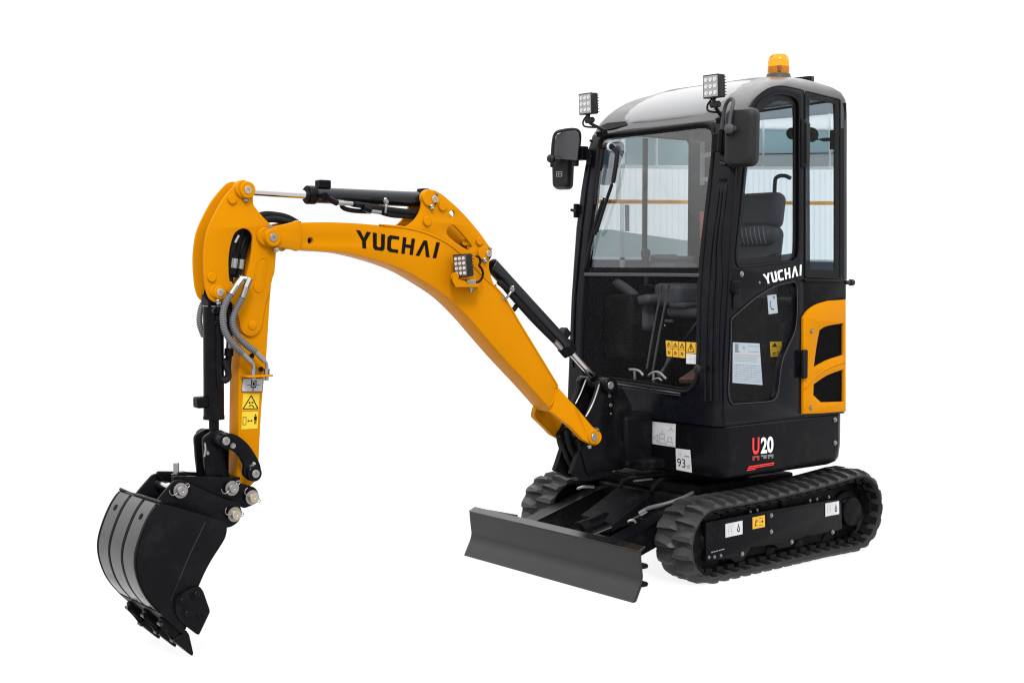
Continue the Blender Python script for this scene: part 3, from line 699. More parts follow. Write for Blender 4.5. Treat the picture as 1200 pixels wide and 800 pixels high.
# ---------------- door
DY = .523
seam = [(848.5, 497), (849.5, 430), (852, 380), (855, 330), (859, 270), (864, 215), (869, 170), (876, 138), (885, 116.5), (900, 104.5), (914, 101.2), (928, 103.2), (941.3, 106.2), (941.3, 487)]
dl = cr(seam, 4, sharp=(0, 12, 13))
door = plate_y('door', CABP, [dl, door_win, door_low], DY+.004, .02, root, bev=.003, ang=30)
def loopy(px, y): return [V(a, b_, y=y) for a, b_ in px]
def inset(px, d):
    P = np.array(px); out = []
    N = len(P); A = 0
    for i in range(N): A += P[i-1][0]*P[i][1] - P[i][0]*P[i-1][1]
    s = 1 if A > 0 else -1
    for i in range(N):
        t = P[(i+1) % N] - P[i-1]; l = np.linalg.norm(t)
        if l < 1e-6: out.append(tuple(P[i])); continue
        t = t/l; n = np.array([-t[1], t[0]])*s; out.append(tuple(P[i] + n*d))
    return out
tube('door_seal', RUBD, loopy(dl, DY+.002), .0042, door, smooth=0, closed=True, n=6)
tube('window_gasket', RUBD, loopy(door_win, DY+.005), .0055, door, smooth=0, closed=True, n=6)
tube('window_gasket', RUBD, loopy(door_low, DY+.005), .0055, door, smooth=0, closed=True, n=6)
tube('gasket_lip', PLG, loopy(inset(door_low, .8), DY+.010), .0016, door, smooth=0, closed=True, n=5)
pane('window_pane', GLT, loopy(door_win, DY-.01), door); pane('window_pane', GLT, loopy(door_low, DY-.01), door)
# printed dark border on the upper door glass
inn = cr([(870, 304), (872, 275), (875.5, 235), (879, 195), (883, 165), (890, 137), (900, 123.5), (911, 118.5), (921, 119), (928, 122), (930.3, 130), (930.3, 180), (930, 260), (929.8, 293), (927, 297), (900, 300), (880, 302.5)], 3)
inn = cr([(865.5, 302), (867, 286), (871, 250), (874.5, 210), (879.5, 170), (887, 138), (898, 124.5), (911, 118.5), (921, 119), (928, 122), (930.3, 130), (930.3, 180), (930, 260), (929.8, 293), (927, 297), (900, 300), (868, 303.5)], 3)
BRD = glass('printed_glass_border', (.22, .24, .28), .03)
plate_y('glass_border', BRD, [inset(door_win, -.2), inn], DY-.006, .0015, door, bev=0)
lettering('lettering', WPR, QY([(893.5, 321.5), (939.2, 310), (938.8, 322.6), (897, 333.2)], DY+.0045), NY, door, lift=.0006)
for t_ in (): pass
# hinges and handle
box('hinge', BLK, V(861.5, 336, y=DY+.018), (.045, .03, .06), door, bevel=.006)
box('hinge', RUBD, V(863.5, 350, y=DY+.012), (.05, .02, .10), door, bevel=.012)
bolt(V(869, 321, y=DY+.004), NY, .010, .008, door)
bolt(V(890, 331, y=DY+.004), NY, .005, .004, door)
box('door_latch', PLA, V(945.5, 168, y=DY+.016), (.028, .024, .20), door, bevel=.005)
box('door_latch', RUBD, V(940.5, 168, y=DY+.008), (.03, .02, .24), door, bevel=.008)
# window clamp
lathe('window_knob', PLA, V(823, 432, x=.43), NX, [(.012, 0), (.012, .02), (.02, .022), (.022, .036), (.014, .042), (0, .043)], cab, n=16)
# ---------------- quarter window
q = plate_y('quarter_window', BRD, [quarter, rnd([(948.5, 115.8), (978.8, 122.4), (978.3, 317), (949.3, 315.4)], 1.2, 2)], DY+.002, .004, root, bev=0)
pane('window_pane', GLT, loopy(rnd([(948.5, 115.8), (978.8, 122.4), (978.3, 317), (949.3, 315.4)], 1.2, 2), DY), q)
tube('gasket', RUBD, loopy(quarter, DY+.002), .004, q, smooth=0, closed=True, n=6)
box('window_sill', BLK, V(965, 328.5, y=DY+.008), (.315, .022, .012), root, bevel=.004)
cyl('latch_stub', PLA, V(991, 331, y=DY+.0), V(998.5, 331, y=DY+.0), .011, parent=root, bevel=.003)
cyl('latch_stub', PLA, V(996, 331, y=DY+.0), V(999.5, 331, y=DY+.0), .017, parent=root, bevel=.003)
# rear corner post, in the sheen copy of the cab paint to look sky-lit
tube('rear_post', CABS, [V(988.9, 121, y=.512), V(989.3, 230, y=.512), V(989.3, 328, y=.512)], .0135, cab)
# far window frame and rear window
far = tube('side_window', BLKM, [(x, -.585, z) for x, z in FARW], .010, root, smooth=0, closed=True, n=6)
pane('window_pane', GLF, [(x, -.575, z) for x, z in FARW], far)
box('window_divider', SEAT, (-.165, -.59, 1.84), (.026, .02, .74), far, bevel=.003)
rear = tube('rear_window', BLKM, [(-.556, y, z) for y, z in REARW], .010, root, smooth=0, closed=True, n=6)
pane('window_pane', GLS, [(-.560, y, z) for y, z in REARW], rear)
box('latch_plate', GRS, V(823, 191.5, x=-.50), (.006, .036, .25), cab, bevel=.004)
for yy in (181.5, 210): box('latch_clip', WHT, V(827.5, yy, x=-.49), (.012, .075, .026), cab, bevel=.003)
box('reflector_strip', mat('red_plastic', (.5, .08, .03), .4), V(822.5, 264, x=-.50), (.006, .03, .16), cab, bevel=.003)
# ---------------- roof panel, beacon, lamps
ro = [(xf(z)+.010, z) for z in (2.235, 2.26, 2.285, 2.31, 2.335, 2.36, 2.385, 2.41, 2.43)] + [(-.13, 2.455), (-.2, 2.464), (-.3, 2.466), (-.40, 2.455)]
rings = []
for i, (x, z) in enumerate(ro):
    e = (.10, .055, .035, .03, .03)[min(i, 4)] if i < len(ro)-1 else .07
    hw = .535 - e - (.0 if z < 2.4 else (z-2.4)*.7); yc = -.055; row = []
    for k in range(25):
        u = -1 + 2*k/24; row.append((x - .028*abs(u)**3, yc + hw*u, z + .004 - .022*abs(u)**4))
    rings.append(row)
bm = bmesh.new(); RR = [[bm.verts.new(p) for p in r] for r in rings]
for i in range(len(RR)-1):
    for j in range(24): bm.faces.new((RR[i][j], RR[i][j+1], RR[i+1][j+1], RR[i+1][j]))
fr = []
for z in (2.203, 2.215, 2.235, 2.255, 2.268): fr.append([(xf(z) + .005 - .03*abs(-1+2*k/24)**6, -.05 + .485*(-1+2*k/24), z) for k in range(25)])
fb = bmesh.new(); RF = [[fb.verts.new(p) for p in q_] for q_ in fr]
for i in range(4):
    for j in range(24): fb.faces.new((RF[i][j], RF[i][j+1], RF[i+1][j+1], RF[i+1][j]))
fo = bmobj('front_fascia', fb, FASC, root); so2 = fo.modifiers.new('s', 'SOLIDIFY'); so2.thickness = .012; so2.offset = -1
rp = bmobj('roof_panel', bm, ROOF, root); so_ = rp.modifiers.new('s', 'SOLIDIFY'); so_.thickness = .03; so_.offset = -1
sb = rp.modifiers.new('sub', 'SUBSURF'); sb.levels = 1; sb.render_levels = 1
bx = V(912.2, 88, y=.22)
bc = lathe('warning_beacon', PLG, (bx.x, .22, 2.425), (0, 0, 1), [(.082, 0), (.082, .01), (.070, .035), (.062, .065), (.060, .07)], root, n=36)
lathe('amber_dome', AMB, (bx.x, .22, 2.495), (0, 0, 1), [(.058, 0), (.058, .015), (.056, .062), (.052, .085), (.040, .100), (.02, .107), (0, .108)], bc, n=36)
cyl('bulb_reflector', ZNC, (bx.x, .22, 2.497), (bx.x, .22, 2.535), .02, .028, parent=bc)
box('bulb_holder', mat('amber_core', (.2, .035, .004), .5), (bx.x+.01, .23, 2.517), (.075, .075, .034), bc)
L = V(943, 93, y=.12)
wl = box('work_lamp', PLA, (L.x, .12, 2.487), (.035, .10, .07), root, M=Matrix.Rotation(.2, 3, 'Z'), bevel=.004)
for k in range(6): box('cooling_fin', PLA, (L.x + .022*math.cos(.2) - (-.04+.016*k)*math.sin(.2), .12 + (-.04+.016*k), 2.487), (.016, .005, .066), wl, M=Matrix.Rotation(.2, 3, 'Z'), bevel=0)
cyl('lamp_foot', PLA, (L.x, .12, 2.43), (L.x, .12, 2.46), .02, parent=wl)

def lamp(c, X, Y, Z, w_, h_, d, cols, rows, parent, lens):
    "square LED lamp: X facing direction, Y its right, Z up"
    M = Matrix((X, Y, Z)).transposed()
    body = box('work_lamp', PLA, c, (d, w_, h_), parent, M=M, bevel=.004)
    c = Vector(c)
    box('bezel', PLA, c + X*(d/2 + .004), (.008, w_*1.02, h_*1.02), body, M=M, bevel=.003)
    box('lens', lens, c + X*(d/2 + .0075), (.004, w_*.9, h_*.9), body, M=M, bevel=.001)
    me = None
    for i in range(cols):
        for j in range(rows):
            p = c + X*(d/2 + .0085) + Y*((i-(cols-1)/2)*w_*.86/cols) + Z*((j-(rows-1)/2)*h_*.86/rows)
            if me is None:
                r = min(w_/cols, h_/rows)*.30; bm = bmesh.new()
                add_lathe(bm, (0, 0, 0), Vector((1, 0, 0)), [(r, 0), (r, .003), (r*.8, .0035), (r*.35, .001), (r*.33, .004), (0, .0048)], 14)
                ob = bmobj('led', bm, LED, body); me = ob.data; ob.matrix_local = Matrix.Translation(p) @ M.to_4x4()
            else:
                ob = bpy.data.objects.new('led', me); scene.collection.objects.link(ob); ob.parent = body; ob.matrix_local = Matrix.Translation(p) @ M.to_4x4()
    for k in range(7): box('cooling_fin', PLA, c - X*(d*.5 + .004) + Z*((k-3)*h_*.13), (.012, w_*.96, .0035), body, M=M, bevel=0)
    return body
cn = V(837.5, 101.5, x=.36); cf_ = V(690.3, 122, x=.37)
for c, flip in ((cn, 1), (cf_, -1)):
    X = Vector((math.cos(.0), math.sin(.0), -.03)).normalized(); 
    X = Vector((.995, .02, -.05)).normalized(); Y = Vector((0, 0, 1)).cross(X).normalized(); Z = X.cross(Y)
    bd = lamp(c, X, Y, Z, .098, .110, .042, 3, 3, root, LENS)
    p = Vector(c)
    tube('lamp_bracket', PLA, [p + Vector((0, 0, -.05)), p + Vector((.005, 0, -.075)), p + Vector((-.01, 0, -.10)), p + Vector((-.06, -.02*flip, -.125)), p + Vector((-.10, -.03*flip, -.14))], .009, bd)
    tube('lamp_cable', RUBD, [p + Vector((-.02, -.03, -.05)), p + Vector((.0, -.045, -.085)), p + Vector((-.0, -.035, -.115)), p + Vector((-.05, 0, -.12))], .005, bd)
    cyl('lamp_swivel', PLA, p + Vector((-.005, -.025, -.085)), p + Vector((-.005, .025, -.085)), .016, parent=bd, bevel=.002)
    box('mount_plate', BLKM, p + Vector((-.075, -.02*flip, -.15)), (.04, .05, .03), bd, bevel=.004, M=Matrix.Rotation(.5, 3, 'Y'))
# ---------------- mirrors
def mirror(c, ax, w_, h_, d, parent, taper=.9):
    "rounded mirror shell, back towards direction ax"
    X = ax.normalized(); Y = Vector((0, 0, 1)).cross(X).normalized(); Z = X.cross(Y); M = Matrix((X, Y, Z)).transposed()
    rings = []
    base = rnd([(-w_/2*taper, -h_/2), (w_/2*taper, -h_/2), (w_/2, h_/2), (-w_/2, h_/2)], w_*.26, 6)
    for s_, dd in ((.93, -d/2), (1, -d/2 + .004), (1.0, -d*.1), (.95, d*.25), (.82, d*.45), (.6, d*.5)):
        rings.append([Vector(c) + M @ Vector((dd, a*(s_ if s_ < .9 else s_), b__*(.5 + .5*s_ if s_ < .9 else s_))) for a, b__ in base])
    o = loft('mirror', PLA, rings, parent, ang=50); 
    g = box('mirror_glass', CHR, Vector(c) - X*(d/2 + .0015), (.002, w_*.8, h_*.86), o, M=M, bevel=0); return o, M
axn = Vector((.96, .28, .02)); cM = V(868.5, 161, x=.36)
mn, M = mirror(cM, axn, .165, .275, .06, root, .98)
kp = V(855, 151, x=.43)
lathe('ball_joint', PLG, kp, axn, [(.012, -.05), (.014, -.04), (.012, -.03), (.02, -.01), (.024, 0), (.022, .012), (.012, .02), (0, .022)], mn, n=20)
cyl('ball_stem', PLG, V(862, 150, x=.41), V(852, 151, x=.42), .010, parent=mn)
tube('mirror_arm', PLG, [V(854.5, 153, x=.42), V(855.5, 140, x=.41), V(858, 127, x=.40), V(859.5, 119, x=.38), V(857, 116, x=.36), V(851, 122, x=.34), V(847, 140, x=.33), V(845, 160, x=.33), V(844, 175, x=.34)], .009, mn)
cyl('arm_clamp', BLK, V(853, 160, x=.42), V(853, 155, x=.42), .009, parent=mn)
cyl('hinge_barrel', BLK, V(846, 152, x=.36), V(844, 178, x=.37), .017, parent=mn, bevel=.003)
box('hinge_plate', BLK, V(841, 167, x=.32), (.03, .05, .09), mn, bevel=.004)
tube('mirror_arm', BLK, [V(844, 190, x=.34), V(847, 192, x=.36), V(852, 193, x=.37)], .011, mn)
axl = Vector((.93, .36, .02)); cM2 = V(659, 194, x=.33)
ml, M = mirror(cM2, axl, .125, .262, .065, root, .85)
kp = V(648.5, 186, x=.42)
cyl('ball_stem', PLA, V(657, 187, x=.38), V(645, 186, x=.42), .013, parent=ml)
lathe('ball_joint', PLA, V(646, 186, x=.42), axl, [(.01, -.03), (.02, -.012), (.024, 0), (.022, .012), (.012, .02), (0, .022)], ml, n=20)
tube('mirror_arm', PLA, [V(646.5, 196, x=.42), V(647, 184, x=.42), V(648.5, 165, x=.42), V(651.5, 156, x=.41), V(660, 153, x=.38), V(672, 151.8, x=.35), V(678, 154, x=.34), V(679.5, 162, x=.33), V(677.5, 180, x=.32), V(675.5, 190, x=.32)], .009, ml)
_mp = [V(a, b_, x=.385) for a, b_ in ((648.5, 186), (649.5, 168), (652, 158), (660, 154.2), (673, 153), (677.5, 156), (678.5, 164), (676, 188))]
prism('mirror_plate', PLG, _mp, [p - Vector((.008, .003, 0)) for p in _mp], ml, bevel=.002)
box('hinge_block', BLK, V(681, 180, x=.31), (.05, .07, .075), ml, bevel=.006)
box('hinge_block', PLA, V(674.5, 183, x=.33), (.03, .028, .11), ml, bevel=.006)
box('hinge_plate', BLKM, V(690, 184, x=.325), (.01, .035, .085), ml, bevel=.003)
printed('print', GINK, [Vector(cM2) + axl.normalized()*.0335 + M @ Vector((0, a, b__ - .05)) for a, b__ in ((-.018, .014), (.018, .014), (.018, -.014), (-.018, -.014))], axl.normalized(), ml, ringpoly(0, 0, 1, 1, .1) + [seg(.2, .5, .8, .5, .12), seg(.35, .2, .35, .8, .1)], .0015)
# side latch on the far pillar
box('side_latch', BLK, V(675.5, 247, x=.35), (.03, .02, .075), cab, bevel=.004); cyl('latch_pin', BLK, V(669.5, 246, x=.36), V(676, 248, x=.36), .008, parent=cab)
for (a, b_) in ((683.5, 250), (692, 165)): cyl('plug', RUBD, VF(a, b_, .0), VF(a, b_, .006), .007, parent=cab, n=12)
# thin dark plate below the far lamp
prism('dark_plate', BLK, [VF(a, b_, .008) for a, b_ in ((701, 149), (712, 144), (733, 142), (735.5, 146.5), (715, 151.5), (703, 152.5))], [VF(a, b_, .0) for a, b_ in ((701, 149), (712, 144), (733, 142), (735.5, 146.5), (715, 151.5), (703, 152.5))], cab, bevel=.0015)
# ---------------- wiper
wp = cyl('wiper', PLA, VF(709, 171, .01), VF(717, 172, .01), .017, parent=root, bevel=.003)
cyl('wiper_collar', WHT, VF(714.5, 172, .012), VF(716, 172, .012), .022, parent=wp)
tube('wiper_arm', RUBD, [VF(706, 173, .015), VF(704, 190, .015), VF(700, 212, .015), VF(697.5, 240, .015)], .009, wp)
tube('wiper_arm', RUBD, [VF(719, 174, .015), VF(723, 179, .015), VF(721.5, 195, .015), VF(718.5, 214, .015)], .012, wp)
tube('wiper_arm', RUBD, [VF(718.5, 212, .018), VF(709, 240, .018), VF(702, 262, .02), VF(697, 275, .02)], .009, wp)
tube('wiper_blade', RUBD, [VF(708, 232, .012), VF(700, 255, .012), VF(692, 285, .012), VF(685.5, 315, .012)], .010, wp)
tube('wiper_blade', RUBD, [VF(713, 228, .02), VF(706, 250, .02), VF(699.5, 272, .02)], .007, wp)
prism('glass_reflection', GLD, [VF(a, b_, -.035) for a, b_ in rnd([(708, 167), (731, 166), (732, 178), (717, 217), (702, 217)], 5, 4)], [VF(a, b_, -.037) for a, b_ in rnd([(708, 167), (731, 166), (732, 178), (717, 217), (702, 217)], 5, 4)], wp)  # dark reflection in the glass, built as a smoky sheet
# stickers on the windscreen
n_ = NX
Q = [VF(779.8, 398.3, .0015), VF(803.5, 400.3, .0015), VF(803.5, 420, .0015), VF(781, 417.5, .0015)]
quad_sheet('warning_sticker', OST, Q, n_, wind)
grid = [R4(0, .49, 1, .51), R4(.32, 0, .345, 1), R4(.655, 0, .68, 1)] + ringpoly(0, 0, 1, 1, .02)
for i in range(3):
    cx = .165 + i*.335
    grid += [seg(cx-.1, .62, cx, .88, .03), seg(cx+.1, .62, cx, .88, .03), seg(cx-.1, .62, cx+.1, .62, .03), seg(cx, .68, cx, .78, .03)]
    grid += [seg(cx-.08, .36, cx+.06, .12, .03), seg(cx-.08, .14, cx+.02, .38, .03), seg(cx, .24, cx+.09, .3, .03)]
printed('print', INK, Q, n_, wind, grid)
Q = [VF(804.3, 400.2, .0015), VF(817.3, 401, .0015), VF(816.5, 414.5, .0015), VF(804.3, 413.8, .0015)]
quad_sheet('warning_sticker', OST, Q, n_, wind)
printed('print', INK, Q, n_, wind, ringpoly(0, 0, 1, 1, .02) + [seg(.15, .15, .45, .9, .05), seg(.75, .15, .45, .9, .05), seg(.15, .15, .75, .15, .05), seg(.45, .3, .45, .7, .1), seg(.85, .1, .85, .9, .03)])
Q = [VF(804.3, 414.2, .0015), VF(816, 415, .0015), VF(815.8, 426.5, .0015), VF(804.3, 426, .0015)]
quad_sheet('white_sticker', WHT, Q, n_, wind)
printed('print', LGI, Q, n_, wind, [R4(.1, .5, .8, .53), R4(.4, .1, .43, .9), R4(.84, .2, .9, .8)])
# paper sheets behind the lower door glass
Q = QY([(858.6, 401), (889.8, 402.3), (893.3, 451), (858.2, 448.3)], DY-.014)
pp = quad_sheet('paper_sheet', WHT, Q, NY, door)
printed('print', mat('orange_print', (.62, .25, .08), .5), Q, NY, door, [R4(.03, .69, .97, .705)])
printed('print', GINK, Q, NY, door, [R4(.08, .78, .2, .97), R4(.06, .76, .26, .775), R4(.55, .92, .95, .93), R4(.55, .79, .95, .8)] + [R4(.03, .06 + .055*k, .97, .068 + .055*k) for k in range(8)] + [R4(.05, .55 + .045*k, .85, .557+.045*k) for k in range(3)] + [seg(.36, .84, .44, .92, .012), seg(.36, .92, .44, .84, .012)])
printed('print', LGI, Q, NY, door, [R4(.12 + .13*k, .1, .125+.13*k, .5) for k in range(6)])
Q = QY([(899, 346), (909.5, 344.8), (911.3, 366.6), (900.6, 368.2)], DY-.014)
quad_sheet('white_sticker', WHT, Q, NY, door)
printed('print', INK, Q, NY, door, [seg(.35, .7, .2, .5, .06), seg(.2, .5, .35, .25, .06), seg(.35, .25, .6, .22, .06), seg(.6, .85, .8, .85, .05), seg(.7, .75, .7, .95, .05)])
Q = QY([(902, 400.3), (920.5, 400), (916, 417.2), (903, 418)], .432)
quad_sheet('warning_sticker', OST, Q, NY, door)
printed('print', INK, Q, NY, door, [[(.1, .65), (.3, .95), (.5, .65)], R4(.15, .1, .4, .16), R4(.15, .22, .4, .28), R4(.5, .1, .9, .13), R4(.5, .2, .9, .23), R4(.5, .3, .9, .33), R4(.55, .6, .9, .63)])
# ---------------- engine cover (yellow) with two vents
cov_o = cr([(941.6, 485), (941.6, 372.6), (948, 363.5), (958, 356.8), (972, 352.4), (991.5, 351.2), (991.5, 482), (965, 484)], 4, sharp=(0, 1, 4, 5, 6, 7))
v1 = cr([(953.9, 431), (957, 407), (960.6, 387.2), (969, 382.2), (988.7, 378.8), (988.7, 416), (969.6, 422.3)], 3, sharp=(0, 2, 4, 5))
v2 = cr([(953.9, 450.3), (969.6, 439.8), (988.8, 432.8), (988.8, 470.5), (962.6, 471.3), (953.4, 462.6)], 3, sharp=(0, 2, 3, 4, 5))
eng = plate_y('engine_cover', YEL, [cov_o, v1, v2], DY+.018, .03, root, bev=.004, ang=30)
for vv in (v1, v2):
    plate_y('vent_mesh', VOID, [inset(vv, -2)], DY+.004, .003, eng, bev=0)
# woven wire mesh over each vent
bm = bmesh.new()
def inpoly(x, y, P):
    c = False
    for i in range(len(P)):
        x1, y1 = P[i]; x2, y2 = P[i-1]
        if (y1 > y) != (y2 > y) and x < (x2-x1)*(y-y1)/(y2-y1) + x1: c = not c
    return c
for vv in (v1, v2):
    Pw = [(V(a, b_, y=DY+.006).x, V(a, b_, y=DY+.006).z) for a, b_ in vv]
    xs = [p[0] for p in Pw]; zs = [p[1] for p in Pw]; st = .011
    for i in range(int((max(xs)-min(xs))/st)+1):
        for j in range(int((max(zs)-min(zs))/st)+1):
            x = min(xs)+st*i; z = min(zs)+st*j
            if inpoly(x, z, Pw):
                a = [(x, z), (x+st, z+st)]; 
                for (p, q_) in (((x, z), (x+st, z+st)), ((x+st, z), (x, z+st))):
                    v0 = bm.verts.new((p[0], DY+.0065, p[1])); v1_ = bm.verts.new((q_[0], DY+.0065, q_[1])); v2_ = bm.verts.new((q_[0]+.0022, DY+.0065, q_[1])); v3_ = bm.verts.new((p[0]+.0022, DY+.0065, p[1])); bm.faces.new((v0, v1_, v2_, v3_))
bmobj('wire_mesh', bm, RUBD, eng, kind='stuff', recalc=False)
tube('vent_crease', YEL, [V(942.5, 456, y=DY+.018), V(950, 446, y=DY+.018), V(962, 436, y=DY+.018), V(976, 428.5, y=DY+.018), V(990.5, 424, y=DY+.018)], .004, eng)
for (a, b_) in ((951, 387.6), (950, 477.3)): 
    p = V(a, b_, y=DY+.018); lathe('recess_ring', YEL, p - Vector((0, .002, 0)), NY, [(.017, 0), (.017, .003), (.013, .004), (.012, .002), (0, .002)], eng, n=20); bolt(p, NY, .008, .008, eng)
box('cover_handle', RUBD, V(942.5, 426.5, y=DY+.026), (.038, .02, .145), eng, bevel=.006)
# rear body side above the cover and tail
plate_y('body_panel', BLK, [cr([(941.6, 372), (941.6, 330.5), (991.5, 331), (991.5, 350.5), (972, 351.3), (957, 355.9), (947, 363)], 3, sharp=(0, 1, 2, 3))], DY+.004, .01, root, bev=.002)
# ---------------- interior
flo = box('cab_floor', BLKM, (-.05, -.04, .79), (.85, 1.0, .05), root)
box('seat_box', BLKM, (-.33, -.05, 1.0), (.40, .98, .42), flo, bevel=.02)
seat = box('operator_seat', SEAT, (-.26, -.05, 1.27), (.42, .44, .12), root, bevel=.04, seg=4)
def cushion(name, c, s, M=None, r=.05, parent=seat):
    o = box(name, SEAT, c, s, parent, M=M, bevel=r, seg=5, ang=60); return o
R1 = Matrix.Rotation(-.16, 3, 'Y')
cushion('backrest', (-.415, -.05, 1.50), (.10, .44, .42), R1)
cushion('headrest', (-.455, -.05, 1.79), (.10, .42, .20), R1, .045)
rolls = cushion('lumbar_roll', (-.395, -.05, 1.655), (.13, .44, .11), R1, .05)
tube('grab_rail', PLA, [(-.47, .09, 1.72), (-.47, .095, 1.93), (-.47, .11, 1.97), (-.47, .16, 1.975), (-.47, .20, 1.96)], .011, seat)
for k in range(14): tube('seat_stitch', GINK, [(-.325 , -.25+.03*k, 1.70), (-.320, -.24+.03*k, 1.655), (-.328, -.23+.03*k, 1.61)], .0012, seat, n=4)
tube('arm_rail', PLG, [(-.36, .19, 1.56), (-.05, .20, 1.50)], .014, seat, smooth=0)
box('side_console', BLKM, (-.08, -.40, 1.16), (.62, .22, .36), root, bevel=.03)
box('side_console', BLKM, (-.20, .32, 1.16), (.40, .20, .34), root, bevel=.03)
# right-hand joystick with bellows, left armrest console seen through the screen
def jp(a, b_, x=.1): return V(a, b_, x=x)
js = tube('joystick', PLA, [jp(757, 336), jp(757, 326), jp(756.5, 314), jp(756, 304), jp(756.5, 295)], [.014]*0 or .013, root)
lathe('joystick_grip', PLA, jp(756.5, 318), (0.02, 0.02, 1), [(.012, -.01), (.018, 0), (.020, .03), (.021, .07), (.026, .095), (.024, .112), (.012, .122), (0, .124)], js, n=20)
for k in range(5): lathe('bellows_fold', RUBD, jp(759.5, 345 - 2.6*k), (0, 0, 1), [(.02, -.006), (.062 - .005*k, 0), (.02, .006)], js, n=24)
box('console_top', PLG, jp(757, 352), (.16, .20, .05), root, bevel=.02, M=Matrix.Rotation(.15, 3, 'X'))
box('console_face', SEAT, jp(752, 372), (.10, .14, .16), root, bevel=.03, M=Matrix.Rotation(.15, 3, 'X'))
tube('console_strut', SEAT, [jp(722, 332), jp(736, 341), jp(748, 354), jp(753, 375), jp(757, 388)], .030, root)
box('armrest', SEAT, jp(778, 302, .0), (.14, .09, .035), root, bevel=.015, seg=3)
box('armrest', SEAT, jp(795, 303, .0), (.16, .11, .028), root, bevel=.012, seg=3)
box('armrest_pad', SEAT, jp(790, 312, .0), (.20, .17, .035), root, bevel=.015, seg=3)
box('armrest_pad', SEAT, jp(795, 345, .0), (.2, .2, .12), root, bevel=.03, seg=3)
box('armrest_pad', SEAT, jp(808, 357, .0), (.2, .12, .03), root, bevel=.012, seg=3)
box('seat_edge', SEAT, jp(805, 366, .05), (.06, .26, .05), root, bevel=.02, seg=3)
box('console_edge', PLG, jp(711, 313, .12), (.03, .05, .03), root, bevel=.008, M=Matrix.Rotation(.78, 3, 'X'))
# travel levers and pedals
for a0, a1 in (((776, 334), (758, 432)), ((784, 334), (765, 434))):
    tube('travel_lever', PLG, [jp(*a0, .24), jp((a0[0]+a1[0])/2-.5, (a0[1]+a1[1])/2, .26), jp(*a1, .28)], .006, root)
tube('cab_strut', PLG, [jp(773, 441, .30), jp(786, 418, .25)], .018, root, smooth=0); tube('cab_strut', PLG, [jp(786, 418, .24), jp(818, 376, .15)], .007, root, smooth=0)
for q_ in (((737.5, 433), (744, 433), (750, 435), (754, 440)), ((760, 440), (766, 436), (773, 436.5), (781, 444))):
    P = [VF(a, b_, -.05) for a, b_ in q_]; tube('foot_pedal', ZNC, P, .008, root)
    m_ = P[1]; cyl('pedal_stem', ZNC, m_, m_ - Vector((0, 0, .07)), .007, parent=root)
tube('pedal_link', ZNC, [VF(764, 446, -.04), VF(771, 443, -.04), VF(776, 446, -.04)], .006, root)
prism('floor_mat', BRN, [(.37, .20, .93), (.37, .36, .94), (.30, .40, 1.10), (.2, .37, 1.10)], [(.36, .20, .91), (.36, .36, .92), (.29, .40, 1.08), (.19, .37, 1.08)], root)
# panel with frame at the far side of the foot well
pf_ = [(686, 356), (726, 357.5), (722, 425), (684, 424)]
fp = [V(a, b_, x=.05) for a, b_ in pf_]
pan = tube('side_panel', SEAT, fp, .010, root, smooth=0, closed=True, n=6)
for (a, b_) in ((688, 380), (706, 378), (719, 378), (732, 378), (687, 395.5), (687, 420), (699, 424.5), (716, 424), (779, 381), (738, 394)): cyl('screw', ZNC, V(a, b_, x=.055), V(a, b_, x=.062), .005, parent=pan, n=10)
Q = [V(709, 396, x=.06), V(720, 395.5, x=.06), V(720, 402.5, x=.06), V(709, 403.5, x=.06)]; quad_sheet('grey_sticker', GRS, Q, NX, pan); printed('print', INK, Q, NX, pan, [R4(.05, .1, .3, .9), R4(.4, .6, .9, .9)])
Q = [V(719.5, 395.5, x=.061), V(725, 395, x=.061), V(725, 400, x=.061), V(719.5, 400.8, x=.061)]; quad_sheet('orange_sticker', OST, Q, NX, pan)
box('grip_block', PLG, jp(784, 376, .12), (.02, .05, .016), root, bevel=.004)
# fan mounted in the rear corner
fan = lathe('cab_fan', RUBD, V(928, 157, x=-.45), (.8, .9, .1), [(.012, -.03), (.02, -.02), (.030, 0), (.032, .01), (.01, .02), (0, .02)], root, n=24)
lathe('fan_cage', RUBD, V(951, 158, x=-.50), (.3, .9, .1), [(.015, -.03), (.03, -.02), (.040, 0), (.034, .015), (0, .02)], fan, n=24)
tube('fan_arm', RUBD, [V(954, 163, x=-.5), V(965, 164, x=-.5), V(980, 163, x=-.5)], .010, fan, smooth=0)
box('fan_clamp', RUBD, V(977, 164, x=-.5), (.03, .03, .10), fan)
# ================================================================== boom
BY = .062
top_e = [(345, 261), (380, 260.3), (415, 261.5), (444.5, 264), (473, 266.8), (497, 272.5), (520.5, 283), (537, 295), (552, 309), (568, 326), (588.5, 345.5), (610, 381), (632, 417), (653.5, 452.3)]
low_e = [(647, 481.6), (620, 451), (591, 420), (562.5, 387), (555, 378), (537, 359), (520.5, 344.8), (494.4, 328), (473, 316.2), (447, 306.6), (421, 299.5), (399, 295.5), (371, 293.8), (345, 291)]
bo = cr(top_e, 3, closed=False) + cr(low_e, 3, closed=False)
P = [(V(a, b_, y=BY).x, V(a, b_, y=BY).z) for a, b_ in bo]
hole = circ(364, 282, 3.3, 14, 3.9)
boom = plate_y('boom', YEL, [bo, hole], BY, 2*BY, root, bev=.004, ang=30)
